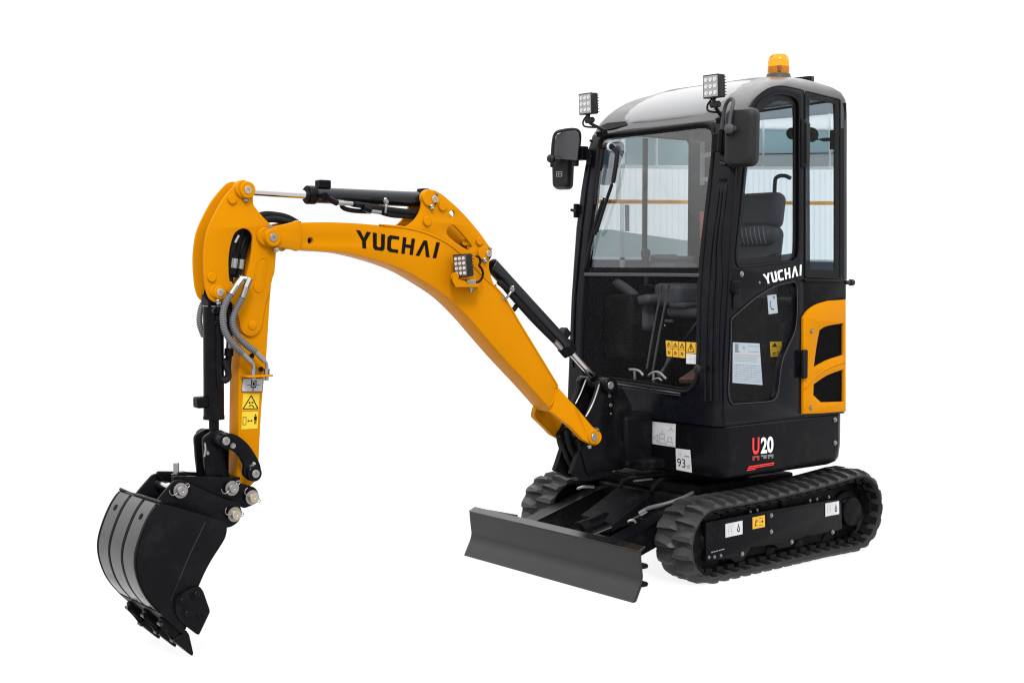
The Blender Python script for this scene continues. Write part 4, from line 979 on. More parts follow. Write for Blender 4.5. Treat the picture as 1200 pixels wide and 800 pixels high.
# narrower nose that forks onto the arm pin
nose = cr([(309, 273), (316, 267.2), (326, 264.5), (336, 262.5), (345, 260.3), (352, 260.6), (352, 292.4), (340, 290.6), (330, 290), (320, 289.8), (312, 286), (308, 280)], 3)
for y1 in (BY+.012, -BY+.018): plate_y('boom_nose', YEL, [[(V(a, b_, y=BY+.012).x, V(a, b_, y=BY+.012).z) for a, b_ in nose]], y1, .03, boom, px=False, bev=.004)
for t_ in (0,):
    boss(312.5, 277.3, BY+.008, .038, .05, boom); boss(320.9, 278.3, BY+.03, .037, .06, boom); pin(320.9, 278.3, BY+.034, .0165, boom, m=ZNC)
    bolt(V(323.5, 291.3, y=BY+.01), (0, .2, -1), .010, .014, boom); bolt(V(316.5, 267, y=BY+.0), (0, .2, 1), .012, .008, boom)
cyl('boom_hole', INK, V(364, 282, y=BY-.02), V(364, 282, y=BY-.03), .011, parent=boom)
# raised edge seam of the near web
tube('weld_seam', YEL, [V(a, b_-.3, y=BY-.001) for a, b_ in top_e[3:14]], .0055, boom)
# dorsal plates for the two cylinders
dor = cr([(470, 268), (478, 264.5), (487, 256.5), (493, 246), (495, 236), (497, 227.5), (505, 222.3), (515.8, 226.2), (527, 235), (544, 251), (561, 271), (570, 283.5), (576.3, 293), (576.5, 300), (574, 305), (573.5, 316), (579, 333), (584, 344), (568, 330), (552, 312), (537, 298), (520, 287), (497, 276)], 3)
DYb = BY - .006
slot = cr([(523.5, 270), (526, 266.3), (530.5, 264.5), (535, 267), (542, 275.5), (549, 284), (552.5, 289), (551, 291), (545, 289), (535, 284), (526.5, 277)], 3)
hol = circ(529.8, 251.3, 3.4, 16, 4.8)
sl2 = cr([(524, 269), (529, 264.2), (534.5, 266), (552.6, 287), (551, 290.5), (549, 293), (537, 286), (525, 276)], 3)
dp = plate_y('cylinder_bracket', YEL, [dor, sl2, hol], DYb, .014, boom, bev=.003, ang=30)
dp2 = plate_y('cylinder_bracket', YEL, [[(V(a, b_, y=DYb).x, V(a, b_, y=DYb).z) for a, b_ in L_] for L_ in (dor, hol)], -DYb+.014, .014, boom, px=False, bev=.003, ang=30)
boss(504, 232, DYb+.012, .037, .03, boom); pin(510.3, 233.4, DYb+.018, .0165, boom, m=BRS)
boss(567.5, 296.5, DYb+.012, .032, .03, boom); pin(573.2, 297, DYb+.018, .0155, boom, m=BRS)
for (a, b_, r) in ((519.5, 241.5, .021), (501.5, 259, .021), (562.8, 282.5, .019)): boss(a, b_, DYb+.012, r, .02, boom)
bolt(V(505.5, 241.5, y=DYb+.004), (0, .6, -1), .009, .018, boom); bolt(V(567.5, 303.5, y=DYb+.004), (0, .6, -1), .009, .018, boom)
bolt(V(510.5, 227, y=DYb), (0, .3, 1), .009, .006, boom); bolt(V(574.5, 291.5, y=DYb), (0, .3, 1), .008, .006, boom)
cyl('tie_tube', YEL, V(545, 284, y=-DYb), V(545, 284, y=DYb-.02), .014, parent=boom); cyl('tie_tube', YEL, V(550, 290, y=-DYb), V(550, 290, y=DYb-.018), .012, parent=boom)
lettering('lettering', INK, QY([(417, 269.5), (515.5, 284.3), (511, 302.8), (418.5, 290)], BY), NY, boom, lift=.0006)
# boom foot: the webs flare out to two ears round the swing bracket
def ear(s):
    ol = cr([(653.5, 452.3), (663, 464), (673, 474.5), (684, 487), (694, 499), (701, 504.5)], 3, closed=False)
    circ_ = [(696.5 + 8.8*math.cos(a), 511.8 - 9.6*math.sin(a)) for a in np.linspace(.9, -2.2, 12)]
    il = cr([(683, 515), (670, 501.5), (658, 491), (647, 482.5)], 3, closed=False)
    px = ol + circ_ + il
    A = []; B = []
    for a, b_ in px:
        t = min(1, max(0, ((a-648) + (b_-467)*.9)/44)); yy = BY + (.128-BY)*(t*t*(3-2*t))
        p = V(a, b_, y=yy); A.append((p.x, yy*s, p.z)); th = .03 if t > .6 else .03
        B.append((p.x, (yy-th)*s, p.z))
    return prism('foot_ear', YEL, A, B, boom, bevel=.003, ang=30)
ear(1); ear(-1)
tube('weld_seam', YEL, [V(652, 454, y=BY+.001), V(650, 463, y=BY+.001), V(645.5, 475, y=BY+.001)], .005, boom)
boss(696.3, 511.6, .134, .036, .03, boom); pin(697, 512, .138, .0185, boom, m=ZNC)
bolt(V(690.5, 522, y=.12), (0, .3, -1), .009, .014, boom); bolt(V(699, 503, y=.12), (0, .3, 1), .012, .008, boom)
low = [(BY, p) for p in ()]
fp_ = [V(647, 481.8, y=BY), V(662, 494, y=BY)]
prism('foot_web', YEL, [(V(a, b_, y=BY).x, .056, V(a, b_, y=BY).z) for a, b_ in ((640, 440), (655, 456), (664, 466), (664, 486), (647, 482), (634, 466))], [(V(a, b_, y=BY).x, -.056, V(a, b_, y=BY).z) for a, b_ in ((640, 440), (655, 456), (664, 466), (664, 486), (647, 482), (634, 466))], boom, bevel=.003)
# lamp on the boom
c = V(543.5, 311, y=BY+.06)
X = Vector((.93, .36, -.06)).normalized(); Y = Vector((0, 0, 1)).cross(X).normalized(); Z = X.cross(Y)
rot = Matrix.Rotation(.06, 3, X); Y = rot @ Y; Z = rot @ Z
bl = lamp(c, X, Y, Z, .070, .100, .042, 3, 4, boom, LENB)
prism('lamp_bracket', YEL, [V(a, b_, y=BY+.075) for a, b_ in ((531, 321), (537, 327), (561, 333), (561, 336.5), (534, 336.5), (530, 329))], [V(a, b_, y=BY) for a, b_ in ((531, 321), (537, 327), (561, 333), (561, 336.5), (534, 336.5), (530, 329))], bl, bevel=.002)
box('lamp_bracket', ZNC, V(549, 330.5, y=BY+.05), (.05, .05, .022), bl, bevel=.003)
bolt(V(552, 337, y=BY+.05), (0, 0, -1), .009, .02, bl)
cyl('bracket_boss', YEL, V(533, 324, y=BY), V(533, 324, y=BY+.06), .018, parent=bl, bevel=.003)
tube('lamp_cable', RUBD, [V(557, 300, y=BY+.04), V(561.5, 301.5, y=BY+.05), V(563, 307, y=BY+.05), V(561.5, 311, y=BY+.05), V(564.5, 315, y=BY+.05), V(566, 322, y=BY+.05), V(562.5, 329, y=BY+.05), V(556, 331.5, y=BY+.045)], .0055, bl)

# ================================================================== cylinders
# stick cylinder on top
ax0 = V(286.5, 223.5, y=0); 
rodp = [V(297.5, 224.5, y=0), V(360, 228.4, y=0)]
p_end = V(493, 233.8, y=0)
sc = cyl('arm_cylinder', CYLP, rodp[1] + (rodp[1]-rodp[0]).normalized()*.0, p_end, .0335, parent=root, n=36, bevel=.003)
cyl('cylinder_rod', CHR, ax0, rodp[1], .0185, parent=sc, n=28)
d = (p_end - rodp[1]).normalized()
cyl('end_cap', BLK, rodp[1] - d*.004, rodp[1] + d*.035, .039, parent=sc, n=36, bevel=.004)
cyl('cap_ring', BLKM, rodp[1] - d*.008, rodp[1] - d*.002, .032, parent=sc, n=30)
box('oil_port', BLK, V(378.5, 216, y=0), (.055, .045, .035), sc, bevel=.005)
box('oil_port', BLK, V(496, 224, y=0), (.04, .045, .022), sc, bevel=.004)
cyl('cylinder_eye', BLK, V(502, 233, y=-.045), V(502, 233, y=.04), .042, parent=sc, n=28, bevel=.003)
cyl('rod_eye', YEL, V(287, 222.5, y=-.03), V(287, 222.5, y=.03), .034, parent=sc, n=28)
cyl('hose_elbow', BLK, V(381.5, 229.5, y=.03), V(381.5, 231, y=.07), .017, parent=sc)
cyl('hose_elbow', BLK, V(381.5, 231, y=.065), V(395, 238, y=.065), .013, parent=sc)
cyl('hose_fitting', ZNC, V(394, 237.3, y=.065), V(402, 238, y=.065), .0125, parent=sc, n=6); cyl('hose_fitting', ZNC, V(402, 238, y=.065), V(413, 238.8, y=.065), .0095, parent=sc)
tube('cylinder_hose', RUBD, [V(413, 239, y=.065), V(423, 240.5, y=.06), V(440, 243.5, y=.06), V(470, 247.5, y=.05), V(500, 250, y=.02)], .013, sc)
tube('cylinder_hose', RUBD, [V(400, 241, y=.04), V(404, 244.5, y=.04), V(415, 247, y=.045), V(434, 248, y=.05)], .010, sc)
cyl('hose_fitting', BLK, V(425, 243, y=.07), V(434, 246, y=.07), .017, parent=sc, n=6)
cyl('hose_fitting', ZNC, V(434, 247, y=.06), V(446, 248.5, y=.06), .010, parent=sc, n=12)
tube('cylinder_hose', RUBD, [V(446, 248.5, y=.06), V(460, 252, y=.05), V(475, 253, y=.04), V(497, 254, y=.01)], .012, sc)
tube('cylinder_hose', RUBD, [V(425, 240, y=.03), V(445, 244, y=.03), V(480, 250, y=.02), V(498, 256, y=.01)], .013, sc)
tube('hose_clamp', ZNC, [V(451.5, 233, y=.045), V(452.5, 240, y=.078), V(451.5, 249, y=.07)], .006, sc); bolt(V(452, 236.5, y=.075), NY, .009, .012, sc)
# boom cylinder
b0 = V(567.5, 301.5, y=0); b1 = V(668, 411, y=0); rp0 = V(697.5, 444, y=0)
p_in = V(575, 309.5, y=0)
bcyl = cyl('boom_cylinder', CYLP, p_in, b1, .034, parent=root, n=36, bevel=.003)
d = (b1 - p_in).normalized()
cyl('cylinder_rod', CHR, b1, rp0, .0175, parent=bcyl, n=28)
cyl('end_cap', BLK, b1 - d*.05, b1 + d*.004, .038, parent=bcyl, n=36, bevel=.004)
cyl('cylinder_eye', BLK, V(566, 299, y=-.045), V(566, 299, y=.04), .036, parent=bcyl, n=28, bevel=.003)
cyl('rod_eye', BLK, V(704, 450, y=-.05), V(704, 450, y=.045), .030, parent=bcyl, n=28, bevel=.003)
cyl('rod_neck', BLK, rp0 - d*.03, V(704, 450, y=0), .022, parent=bcyl)
tube('cylinder_hose', RUBD, [V(583, 330, y=.05), V(590, 335, y=.06), V(600, 347, y=.06), V(625, 375, y=.06), V(650, 400, y=.05), V(662, 412, y=.04)], .013, bcyl)
tube('cylinder_hose', RUBD, [V(579, 335, y=.0), V(584, 348, y=.03), V(592, 360, y=.04), V(601, 363, y=.04), V(605, 358, y=.04)], .012, bcyl)
box('oil_port', BLK, V(660.5, 391, y=0), (.045, .05, .05), bcyl, bevel=.006, M=Matrix.Rotation(-.8, 3, 'Y'))
cyl('hose_fitting', ZNC, V(650, 400, y=.062), V(658, 409, y=.062), .014, parent=bcyl, n=8); cyl('hose_fitting', BLK, V(657, 408, y=.06), V(664, 416, y=.055), .018, parent=bcyl)
tube('hose_clamp', ZNC, [V(601, 336, y=.06), V(600, 340, y=.085), V(596, 346, y=.085), V(593, 350, y=.075)], .006, bcyl); bolt(V(599.5, 339, y=.085), NY, .010, .012, bcyl)
cyl('hose_fitting', ZNC, V(588.5, 346, y=.06), V(590, 350, y=.06), .009, parent=bcyl, n=6)

# ================================================================== arm (dipper)
AY = .046
ch_ = cr([(279.5, 213.5), (287, 211.6), (293.8, 214.3), (297.4, 221), (296.8, 237.5), (302, 246.5), (311, 257), (318.5, 264.5), (322, 273), (324, 290), (323.5, 298), (322, 318.5), (320, 325), (317.8, 334), (315.5, 344), (311.8, 354), (309.3, 368), (306.3, 384), (300.5, 391.5), (294, 394), (287, 391.5), (282.2, 385), (279.8, 372), (275.5, 361), (271.8, 354), (264.8, 352), (258.5, 355), (251, 353.6), (245, 348.3), (241.5, 338), (239.8, 324.5), (238.9, 305), (239.8, 290), (242.8, 272), (249.5, 255.5), (260, 236), (270.5, 222.5)], 3)
asl = cr([(284, 267.8), (276, 272.5), (272, 281), (269.3, 292), (268, 304), (268.2, 320), (270, 330), (276, 333), (285, 331), (290.5, 317), (294.5, 298), (296, 285), (296, 276), (291.5, 269.5)], 3)
arm_box = cr([(290, 330), (318.5, 328), (316.5, 352), (314, 392), (311.8, 425), (308, 459.5), (305.3, 500), (303.5, 536), (302.5, 556), (297, 566), (289, 571), (282, 568), (278.6, 560), (279.3, 500), (280, 440), (281.8, 410), (284, 380), (286, 350)], 3, sharp=(0, 1))
arm = plate_y('arm', YEL, [arm_box], AY-.006, 2*AY-.012, root, bev=.003, ang=30)
n1 = plate_y('cheek_plate', YEL, [ch_, asl], AY+.006, .012, arm, bev=.0025, ang=30)
LP = [[(V(a, b_, y=AY+.006).x, V(a, b_, y=AY+.006).z) for a, b_ in L_] for L_ in (ch_, asl)]
plate_y('cheek_plate', YEL, LP, -AY+.006, .012, arm, px=False, bev=.0025, ang=30)
FY = AY + .006
boss(286.3, 221.5, FY+.012, .036, .03, arm); boss(291, 222.5, FY+.022, .034, .03, arm); pin(291.3, 222.6, FY+.026, .0165, arm, m=BRS)
bolt(V(287, 231.5, y=FY), (0, .6, -1), .010, .02, arm); bolt(V(291, 215, y=FY), (0, .3, 1), .009, .006, arm)
boss(253.5, 341, FY+.008, .026, .02, arm); boss(258.8, 342.8, FY+.018, .027, .03, arm); pin(259, 342.8, FY+.022, .0165, arm, m=BRS)
bolt(V(255.5, 352, y=FY), (0, .6, -1), .010, .02, arm)
for (a, b_, r) in ((272.8, 233.5, .0185), (248.8, 324.7, .0185), (267.5, 339.5, .010)): boss(a, b_, FY+.010, r, .02, arm)
cyl('tie_tube', YEL, V(272.8, 233.5, y=-AY), V(272.8, 233.5, y=AY), .016, parent=arm); cyl('tie_tube', YEL, V(248.8, 324.7, y=-AY), V(248.8, 324.7, y=AY), .016, parent=arm)
boss(296.2, 380.8, FY+.004, .019, .012, arm)
# stadium-shaped pad edge
st = cr([(307.5, 302.6), (302.5, 305.5), (300.5, 313), (298, 328), (297.3, 336), (300, 341), (304.5, 341.8), (308, 338), (309.8, 325), (313, 311), (312.5, 305)], 4)
tube('pad_edge', YEL, [V(a, b_, y=FY+.0005) for a, b_ in st], .003, arm, smooth=0, closed=True, n=8)
plate_y('pad', YEL, [inset(st, .5)], FY+.0015, .003, arm, bev=.001)
# boom hub between the cheeks + black stop + hoses inside the slot
cyl('arm_hub', YEL, V(312.5, 277.3, y=-.05), V(312.5, 277.3, y=.055), .040, parent=arm)
for k, pts in enumerate(([(276, 270), (272, 285), (270, 305), (268, 330)], [(284, 268), (281, 280), (276, 300), (274, 325)], [(291, 270), (290, 282), (284, 300), (282, 315)])):
    tube('arm_hose', RUBD, [V(a, b_, y=.015 - .02*k) for a, b_ in pts], .018 - .002*k, arm)
tube('arm_hose', RUBD, [V(a, b_, y=-.01) for a, b_ in ((350, 263), (336, 255.5), (322, 252.5), (310, 252), (300, 256), (288, 268), (278, 285))], .016, arm)
tube('arm_hose', RUBD, [V(a, b_, y=.02) for a, b_ in ((346, 264), (330, 258.5), (316, 257), (300, 262))], .014, arm)
for (q0, q1, r) in (((280, 276), (275.5, 284.5), .005), ((276.5, 297), (275.5, 303), .010), ((275.5, 303), (274, 314), .0125), ((284.5, 297), (283, 304), .010), ((283, 304), (281.5, 315), .0125), ((274, 314), (272.5, 322), .010), ((281.5, 315), (279, 324), .010)):
    cyl('hose_fitting', BLK if r == .010 else ZNC, V(*q0, y=.04), V(*q1, y=.04), r, parent=arm, n=8)
# the armoured grey hoses beside the arm
def spiral(name, pts, r, parent):
    P = cr([tuple(p) for p in pts], 10, closed=False); P = [Vector(p) for p in P]
    D = [0]
    for i in range(1, len(P)): D.append(D[-1] + (P[i]-P[i-1]).length)
    n = int(D[-1]/.0022); Q_ = []
    rs = []
    for i in range(n+1):
        s_ = D[-1]*i/n; Q_.append(Vector([float(np.interp(s_, D, [p[j] for p in P])) for j in range(3)])); rs.append(r*(1.06 if i % 4 < 2 else .86))
    bm = bmesh.new(); add_tube(bm, Q_, rs, 10); return bmobj(name, bm, HOS, parent, ang=70)
hy = FY + .045
def hose_set(top, path, end, tail):
    h = spiral('armoured_hose', [V(a, b_, y=hy) for a, b_ in path], .0132, arm)
    cyl('hose_collar', ZNC, V(*top[1], y=hy), V(*path[0], y=hy), .0125, parent=h, n=16); cyl('hose_nut', ZNC, V(*top[0], y=hy), V(*top[1], y=hy), .013, parent=h, n=6)
    cyl('hose_collar', ZNC, V(*path[-1], y=hy), V(*end, y=hy), .0105, parent=h, n=16)
    tube('elbow', ZNC, [V(*end, y=hy), V((end[0]+tail[0])/2+1, (end[1]+tail[1])/2-1.5, y=hy), V(*tail, y=hy)], .0065, h); cyl('hose_nut', ZNC, V(*tail, y=hy), V(tail[0]-.5, tail[1]+8.5, y=hy), .0115, parent=h, n=6)
    cyl('hose_stub', ZNC, V(tail[0]-.5, tail[1]+8.5, y=hy), V(tail[0]-.5, tail[1]+13.5, y=hy), .009, parent=h, n=8); return h
hose_set([(284, 325.5), (277.5, 334)], [(270.5, 345), (265, 354), (261.5, 367), (262, 381), (266, 393), (275, 405), (284.5, 413.5)], (294.5, 424), (297.5, 432.5))
hose_set([(292.5, 326.5), (288, 337)], [(284, 349), (277.5, 361), (273, 373), (273.5, 383), (278, 392.5), (288, 403.5), (299.5, 412)], (310, 423), (312.8, 432))
cyl('hose_nut', ZNC, V(280, 325.5, y=hy-.02), V(292, 327, y=hy-.005), .011, parent=arm, n=8)
spiral('armoured_hose', [V(a, b_, y=-.07) for a, b_ in ((240, 352), (236, 360), (233.8, 372), (234.5, 382), (239, 394))], .0125, arm)
box('hose_bracket', YEL, V(301, 440, y=FY+.03), (.11, .07, .008), arm, bevel=.002)
for a in (295, 306): cyl('bracket_stud', BLK, V(a, 417 if a < 300 else 432.5, y=FY), V(a, 417 if a < 300 else 432.5, y=FY+.03), .011, parent=arm, n=10)
# stickers on the arm
SYf = AY - .006
Q = QY([(284, 443), (308.5, 443), (307.5, 459), (282.5, 459)], SYf); quad_sheet('grease_sticker', GRS, Q, NY, arm)
printed('print', INK, Q, NY, arm, ringpoly(0, 0, 1, 1, .04, .02) + [R4(.42, .3, .68, .38), R4(.42, .75, .68, .82), R4(.42, .38, .46, .75), R4(.64, .38, .68, .75), R4(.52, .05, .56, .3), R4(.5, .45, .6, .7), R4(.25, .48, .42, .52), R4(.68, .5, .86, .53)])
Q = QY([(284.6, 461.3), (304, 461.3), (302.8, 480), (283.5, 480.5)], SYf); quad_sheet('warning_sticker', YST, Q, NY, arm)
printed('print', INK, Q, NY, arm, [seg(.05, .08, .5, .9, .06), seg(.95, .08, .5, .9, .06), seg(.03, .08, .97, .08, .06), seg(.38, .46, .48, .46, .1), seg(.55, .46, .65, .46, .1), seg(.4, .2, .5, .32, .05), seg(.5, .32, .65, .24, .05), seg(.65, .24, .72, .14, .05)])
Q = QY([(283.5, 482.2), (302.7, 481.7), (301.6, 502), (282.6, 503)], SYf); quad_sheet('warning_sticker', YST, Q, NY, arm)
printed('print', INK, Q, NY, arm, ringpoly(.06, .25, .28, .70, .03) + [seg(.36, .47, .64, .47, .04), [(.34, .47), (.42, .40), (.42, .54)], [(.66, .47), (.58, .40), (.58, .54)], R4(.75, .5, .92, .72), R4(.78, .28, .83, .5), R4(.85, .28, .90, .5), circ(.835, .79, .05, 10)])
# ================================================================== bucket cylinder
k0 = V(250, 357, y=0); k1 = V(250.6, 489, y=0); 
bk = cyl('bucket_cylinder', BLK, k0, k1, .0405, parent=root, n=40, bevel=.003)
cyl('cylinder_eye', BLK, V(249, 344, y=-.035), V(249, 344, y=.035), .034, parent=bk, n=28, bevel=.003)
box('eye_block', BLK, V(249.5, 352, y=0), (.07, .07, .05), bk, bevel=.008)
cyl('weld_ring', ZNC, V(250, 358, y=0), V(250, 359, y=0), .0412, parent=bk, n=40)
cyl('end_ring', BLKM, V(250.6, 487, y=0), V(250.6, 491, y=0), .042, parent=bk, n=40)
cyl('cylinder_rod', BLK, V(250.6, 489, y=0), V(250.8, 506, y=0), .020, parent=bk, n=24)
box('oil_port', BLK, V(235.5, 471, y=0), (.05, .05, .045), bk, bevel=.008)
tube('oil_pipe', BLK, [V(256, 366, y=.045), V(257, 390, y=.05), V(257, 430, y=.05), V(258, 455, y=.05)], .012, bk)
for (a, b_) in ((251, 364), (254, 378)): cyl('pipe_fitting', BLK, V(a, b_, y=.04), V(a+3, b_, y=.06), .014, parent=bk, n=8)
tube('cylinder_hose', RUBD, [V(268, 352, y=.0), V(269, 385, y=.01), V(268.5, 410, y=.02), V(267, 430, y=.03), V(267.5, 440, y=.03), V(263, 445, y=.04)], .013, bk)
cyl('hose_fitting', ZNC, V(268, 398, y=.04), V(268.5, 408, y=.04), .009, parent=bk, n=8); cyl('hose_fitting', BLK, V(268.5, 408, y=.04), V(268, 417, y=.04), .019, parent=bk, n=8)
tube('cylinder_hose', RUBD, [V(262, 420, y=.05), V(266, 432, y=.06), V(268, 441, y=.06), V(264, 446, y=.06), V(259, 443, y=.05)], .012, bk)
# ================================================================== linkage
LY = .105
lk_o = cr([(262, 508), (268, 507.5), (278, 509.8), (290, 519), (299, 531.5), (305, 543.5), (306.3, 553), (303.5, 560), (297, 562.5), (289, 560), (285.5, 554), (285.8, 544), (279.5, 533.5), (272.5, 527.5), (264.5, 526), (257.5, 521), (257, 512.5)], 4)
lkn = plate_y('link', BLK, [lk_o], LY, .022, root, bev=.004)
LQ = [(V(a, b_, y=LY).x, V(a, b_, y=LY).z) for a, b_ in lk_o]
plate_y('link_plate', BLK, [LQ], -LY+.022, .022, lkn, px=False, bev=.004)
boss(264.5, 516.5, LY+.014, .028, .03, lkn, BLK); pin(265.5, 516.7, LY+.02, .0165, lkn)
boss(299, 555, LY+.018, .032, .03, lkn, BLK); pin(300.3, 555, LY+.024, .0165, lkn)
bolt(V(273, 522, y=LY), (.3, 1, 0), .008, .012, lkn); bolt(V(294.5, 547, y=LY), (-.3, .6, .8), .009, .022, lkn)
cyl('link_tube', BLK, V(264.5, 516.5, y=LY-.01), V(264.5, 516.5, y=LY-.01) - Vector((0, 2*LY-.02, 0)), .030, parent=lkn, n=28, bevel=.003)
cyl('bushing', BLKM, V(264.5, 516.5, y=LY-.01) - Vector((0, .045, 0)), V(264.5, 516.5, y=LY-.01) - Vector((0, .012, 0)), .034, parent=lkn, n=28)
cyl('bushing', ZNC, V(264.5, 516.5, y=LY-.01) - Vector((0, .062, 0)), V(264.5, 516.5, y=LY-.01) - Vector((0, .048, 0)), .032, parent=lkn, n=28)
cyl('bushing', ZNC, V(264.5, 516.5, y=LY-.01) - Vector((0, .185, 0)), V(264.5, 516.5, y=LY-.01) - Vector((0, .125, 0)), .031, parent=lkn, n=28)
cyl('link_hub', BLK, V(299, 555, y=LY), V(299, 555, y=LY) - Vector((0, 2*LY, 0)), .022, parent=lkn)
# push link from the cylinder pin down to the coupler
pl_o = cr([(242, 508), (252, 504), (260, 509), (262, 520), (261, 531), (263, 545), (267, 556), (262, 562), (243, 562), (238.5, 545), (237, 527), (236.5, 514)], 4)
P_ = [(V(a, b_, y=.03).x, V(a, b_, y=.03).z) for a, b_ in pl_o]
psl = plate_y('push_link', BLK, [P_], .048, .02, root, px=False, bev=.004); plate_y('link_plate', BLK, [P_], -.028, .02, psl, px=False, bev=.004)
box('link_web', BLKM, V(250, 535, y=0), (.03, .10, .14), psl)
cyl('rod_eye', BLK, V(256, 514, y=-.03), V(256, 514, y=.04), .036, parent=psl, n=28, bevel=.003)
tube('grease_pipe', ZNC, [V(240, 518, y=.08), V(241, 526, y=.085), V(239.5, 535, y=.085)], .004, psl)
cyl('grease_nipple', ZNC, V(243.5, 529, y=.08), V(243.5, 531, y=.10), .006, parent=psl)
# ================================================================== quick coupler + bucket
EY = .105
cp_o = rnd([(203, 557.5), (216, 557.5), (270, 559), (278, 564.5), (290, 568), (300, 571), (304, 579), (300, 590), (286, 596), (277, 590), (250, 580), (205, 566)], 4, 3)
cpl = plate_y('quick_coupler', BLK, [cp_o], EY-.022, .018, root, bev=.003)
Pc = [(V(a, b_, y=EY-.022).x, V(a, b_, y=EY-.022).z) for a, b_ in cp_o]
plate_y('coupler_plate', BLK, [Pc], -EY+.04, .018, cpl, px=False, bev=.003)
box('coupler_web', BLK, V(246, 560.5, y=0), (.19, .15, .012), cpl, bevel=.003)
cyl('coupler_stud', ZNC, V(206.5, 562, y=.03), V(206.5, 542, y=.03), .0115, parent=cpl, n=18, bevel=.002)
cyl('stud_collar', BLK, V(206.5, 566, y=.03), V(206.5, 555, y=.03), .020, parent=cpl, n=18, bevel=.002); box('stud_clip', BLK, V(212.5, 556, y=.035), (.035, .03, .025), cpl, bevel=.003)
def split_pin(px, py, y, parent, r=.0195, m=ZNC, ang=0.):
    h = lathe('bucket_pin', m, V(px, py, y=y) - Vector((0, .03, 0)), NY, [(r*1.0, 0), (r*1.0, .034), (r*1.1, .035), (r, .036), (r, .050), (r*.9, .053), (r*.25, .053), (0, .050)], parent, n=26)
    lathe('washer', ZNC, V(px, py, y=y), NY, [(r*1.5, 0), (r*1.5, .005), (r, .006), (0, .006)], parent, n=26)
    p = V(px, py, y=y+.014); c, s_ = math.cos(ang), math.sin(ang)
    a = Vector((c, 0, s_)); b__ = Vector((-s_, 0, c))
    tube('linch_pin', ZNC, [p - a*.036, p - a*.0 , p + a*.032, p + a*.040 + b__*.012, p + a*.036 + b__*.026], .0017, parent, n=6)
    tube('linch_pin', ZNC, [p - a*.028 + b__*.009, p - a*.040 + b__*.004, p - a*.040 - b__*.006, p - a*.030 - b__*.008], .0017, parent, n=6)
for (a, b_, ag) in ((271.6, 571.6, -.6), (295.2, 582.4, .5)): split_pin(a, b_, EY-.01, cpl, ang=ag, m=ZNC if a < 280 else BRS)
# bucket: side profile on y = .19
SB = .19
def pB(a, b_): p = V(a, b_, y=SB); return (p.x, p.z)
back_px = [(188, 590), (180.5, 600), (174, 612), (167.5, 628), (162.5, 645), (161, 660), (163.5, 676), (169.5, 692), (178, 705), (189, 717), (201, 729.5), (213.5, 740)]
bc_ = cr(back_px, 4, closed=False); BC = [pB(a, b_) for a, b_ in bc_]
side_px = bc_ + cr([(218, 737), (222.5, 722), (227.5, 706), (232, 690), (239, 673), (248, 656), (258, 640.5), (264, 630), (266.2, 620), (264.5, 614), (256, 609), (244, 605.5), (230, 601)], 3, closed=False)
SP = [pB(a, b_) for a, b_ in side_px]
bucket = plate_y('bucket', BUCK, [SP], SB, .014, root, px=False, bev=.002, ang=30)
plate_y('side_plate', BUCK, [SP], -SB+.014, .014, bucket, px=False, bev=.002, ang=30)
def offs(P, d):
    P = np.array(P); out = []
    for i in range(len(P)):
        t = P[min(i+1, len(P)-1)] - P[max(i-1, 0)]; t = t/np.linalg.norm(t); out.append((P[i][0] - t[1]*d*SGN, P[i][1] + t[0]*d*SGN))
    return out
SGN = 1
cen = np.mean(np.array(SP), axis=0)
_t = offs(BC, .01); 
if np.linalg.norm(np.array(_t[20]) - cen) < np.linalg.norm(np.array(BC[20]) - cen): SGN = -1   # +d = outwards
def shell(name, m, y0, y1, d0, d1, i0, i1, parent, **k):
    A = offs(BC, d0)[i0:i1] + offs(BC, d1)[i0:i1][::-1]
    return prism(name, m, [(x, y1, z) for x, z in A], [(x, y0, z) for x, z in A], parent, ang=30, **k)
n = len(BC)
shell('back_plate', BUCK, -SB+.013, SB-.013, -.012, -.0005, 0, n, bucket)
for (y0, y1) in ((.073, .168), (-.049, .049), (-.164, -.073)):
    shell('wear_strap', STRAP, y0, y1, -.0008, .0055, 1, n-9, bucket)
for yy in (.062, -.062, .178, -.178): 
    tube('weld_bead', BUCK, [(x, yy, z) for x, z in offs(BC, .002)[1:n-8]], .0055, bucket, smooth=0, n=6)
for k in range(3): pass
for (yy, i) in ((.12, 7), (-.12, 7)):
    x, z = offs(BC, .006)[i]; x2, z2 = offs(BC, .008)[i]; cyl('drain_hole', INK, (x, yy, z), (x + (x2-x)*.3, yy, z + (z2-z)*.3), .013, parent=bucket, n=18)
# top edge strip of the bucket with its weld
x, z = BC[0]
tube('weld_bead', BUCK, [(x-.004, -SB, z+.004), (x-.004, 0, z+.004), (x-.004, SB, z+.004)], .007, bucket, smooth=0, n=8)
tube('weld_bead', STEEL, [V(243, 606, y=SB), V(233, 627, y=SB), V(221, 652, y=SB), V(209, 681, y=SB), V(200, 704, y=SB)], .0018, bucket, smooth=3, n=6)
# top plate closing the bucket under the ears
TPp = [pB(a, b_) for a, b_ in ((188, 591), (214, 596), (244, 605), (262, 612))]
prism('top_plate', BUCK, [(x, SB-.013, z) for x, z in TPp] + [(x, SB-.013, z-.012) for x, z in TPp[::-1]], [(x, -SB+.013, z) for x, z in TPp] + [(x, -SB+.013, z-.012) for x, z in TPp[::-1]], bucket)
